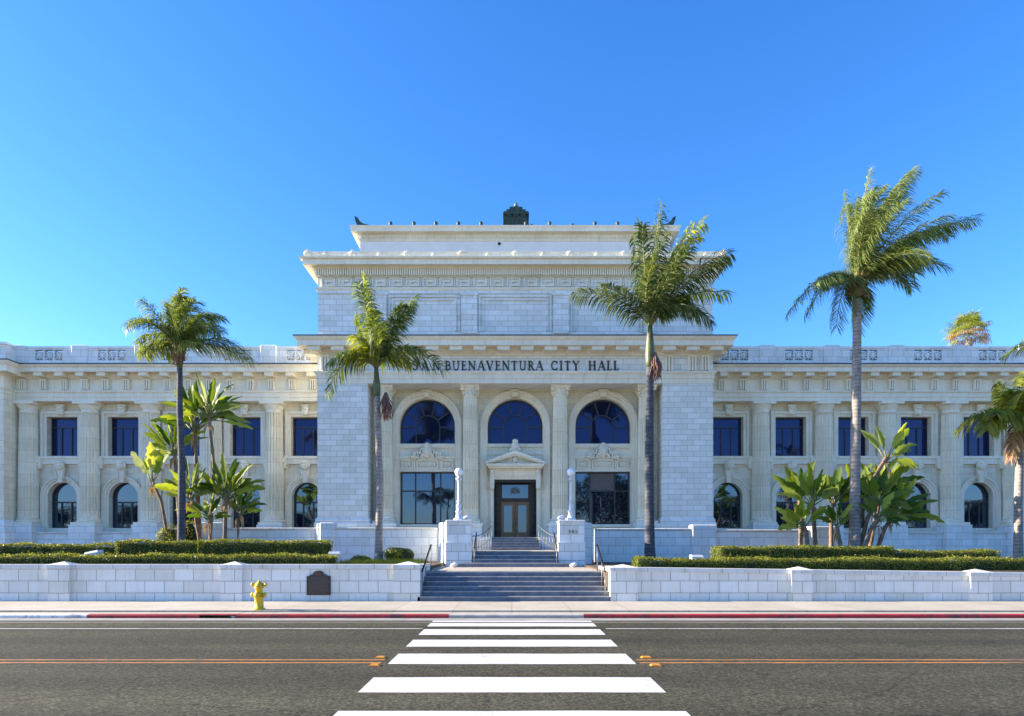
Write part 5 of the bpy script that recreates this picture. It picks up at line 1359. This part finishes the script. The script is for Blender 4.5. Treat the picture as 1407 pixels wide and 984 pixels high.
bop('paddle leaf plant with wide crown right of the tall palm', [(1176,750),(1192,712),(1204,690)], YB2-.3, (-40,-22,-5,12,30,48,62,78,95), 1.15, 36, wd=.26, zb=.88)
bop('low spreading paddle leaf plant at right foot of tall palm', [(1182,752),(1196,728),(1206,712)], YB2-.6, (-30,-5,20,42,60,78,98), 1.0, 37, wd=.24, zb=.88)
bop('low paddle leaf plant with brown stems at foot of tall palm', [(1160,752),(1152,735),(1150,722)], YB2-.7, (-60,-35,-15,10,30), .8, 38, wd=.2, zb=.88)

bop('paddle leaf plant low at right edge of the right clump', [(1198,752),(1216,725),(1228,708)], YB2-.2, (-20,5,25,45,60,75,95), 1.2, 39, wd=.27, zb=.88)
bop('upright paddle leaf plant at the back left of the right clump', [(1100,748),(1100,710),(1098,682)], YB2+.8, (-45,-25,-8,8,22,40), 1.15, 40, wd=.26, zb=.88)
bop('upright paddle leaf plant at the back right of the right clump', [(1190,752),(1206,700),(1214,672)], YB2+.9, (-35,-15,2,15,32,52,72), 1.15, 41, wd=.26, zb=.88)

# ------------------------------------------------------------------ trees across the street, seen mirrored in the windows
def tree_proto():
    r = random.Random(77); root = empty('street_tree', (0, 0, 0), 'dark leafy tree across the street, mirrored in the windows', 'tree', 'trees mirrored in the windows')
    T = MB(); T.tube([(0, 0, -.1), (.1, 0, 1.5), (0, .1, 3.2)], [.32, .24, .2], 10)
    for k in range(7):
        a = k*.9; T.tube([(0, .1, 2.6+k*.12), (math.cos(a)*1.2, math.sin(a)*1.2, 4.4), (math.cos(a)*2.2, math.sin(a)*2.2, 6)], [.13, .08, .03], 6)
    T.build('trunk', 'palm_trunk', root)
    A = MB(); lob = [(r.gauss(0, 1.5), r.gauss(0, 1.4), r.uniform(4.2, 7.8), r.uniform(.9, 1.7)) for _ in range(22)]
    for _ in range(16000):
        x, y, z, s = r.choice(lob); d = Vector((r.gauss(0,1), r.gauss(0,1), r.gauss(0,1))).normalized(); p = Vector((x, y, z))+d*s*r.uniform(.6, 1.05)
        leaf_quad(A, p, (d+Vector((r.gauss(0,.6), r.gauss(0,.6), r.gauss(0,.6)))).normalized(), r.uniform(.08, .14), r)
    A.build('crown', 'tree_leaf', root); return root
tp = tree_proto(); spots = [(14, -20, 1.35), (20, -24, 1.1), (31, -26, 1.0), (38, -22, 1.05), (46, -27, .95), (54, -24, 1.05), (62, -28, 1.1), (71, -25, 1.0), (80, -27, 1.0), (-38, -26, .85), (-45, -28, .9), (-53, -25, .85), (-61, -26, .9), (-70, -27, .95), (-79, -26, .9), (27, -21, .95)]
for i, (x, y, s) in enumerate(spots):
    o = tp if i == 0 else copy_tree(tp)
    o.location = (x, y, -.15); o.scale = (s*1.35, s*1.3, s*1.12); o.rotation_euler = (0, 0, i*1.3)
def mirror_palm(x, y, h, seed):
    r = random.Random(seed); root = empty('street_palm', (x, y, -.15), 'palm across the street, mirrored in the windows', 'palm tree', 'palms mirrored in the windows')
    trunk_rings([(x, y, -.15), (x+.2, y, h)], .25, .17, r).build('trunk', 'palm_trunk', root); A, Rm = MB(), MB(); c = Vector((x+.2, y, h))
    for k in range(16):
        a = k*2.4; e = r.uniform(.1, 1.2); d = Vector((math.cos(a), math.sin(a), 0)); frond(A, Rm, c, c+d*1.6+Vector((0, 0, e*1.8)), c+d*3.1+Vector((0, 0, e*1.6-1.2)), .8, r, 40, .06, .8)
    A.build('crown', 'tree_leaf', root); Rm.build('frond_stalks', 'rachis', root)
mirror_palm(-12.3, -20, 8.6, 1); mirror_palm(-10.4, -26, 9.6, 2); mirror_palm(45, -18, 12, 3); mirror_palm(-29, -22, 11.5, 4)
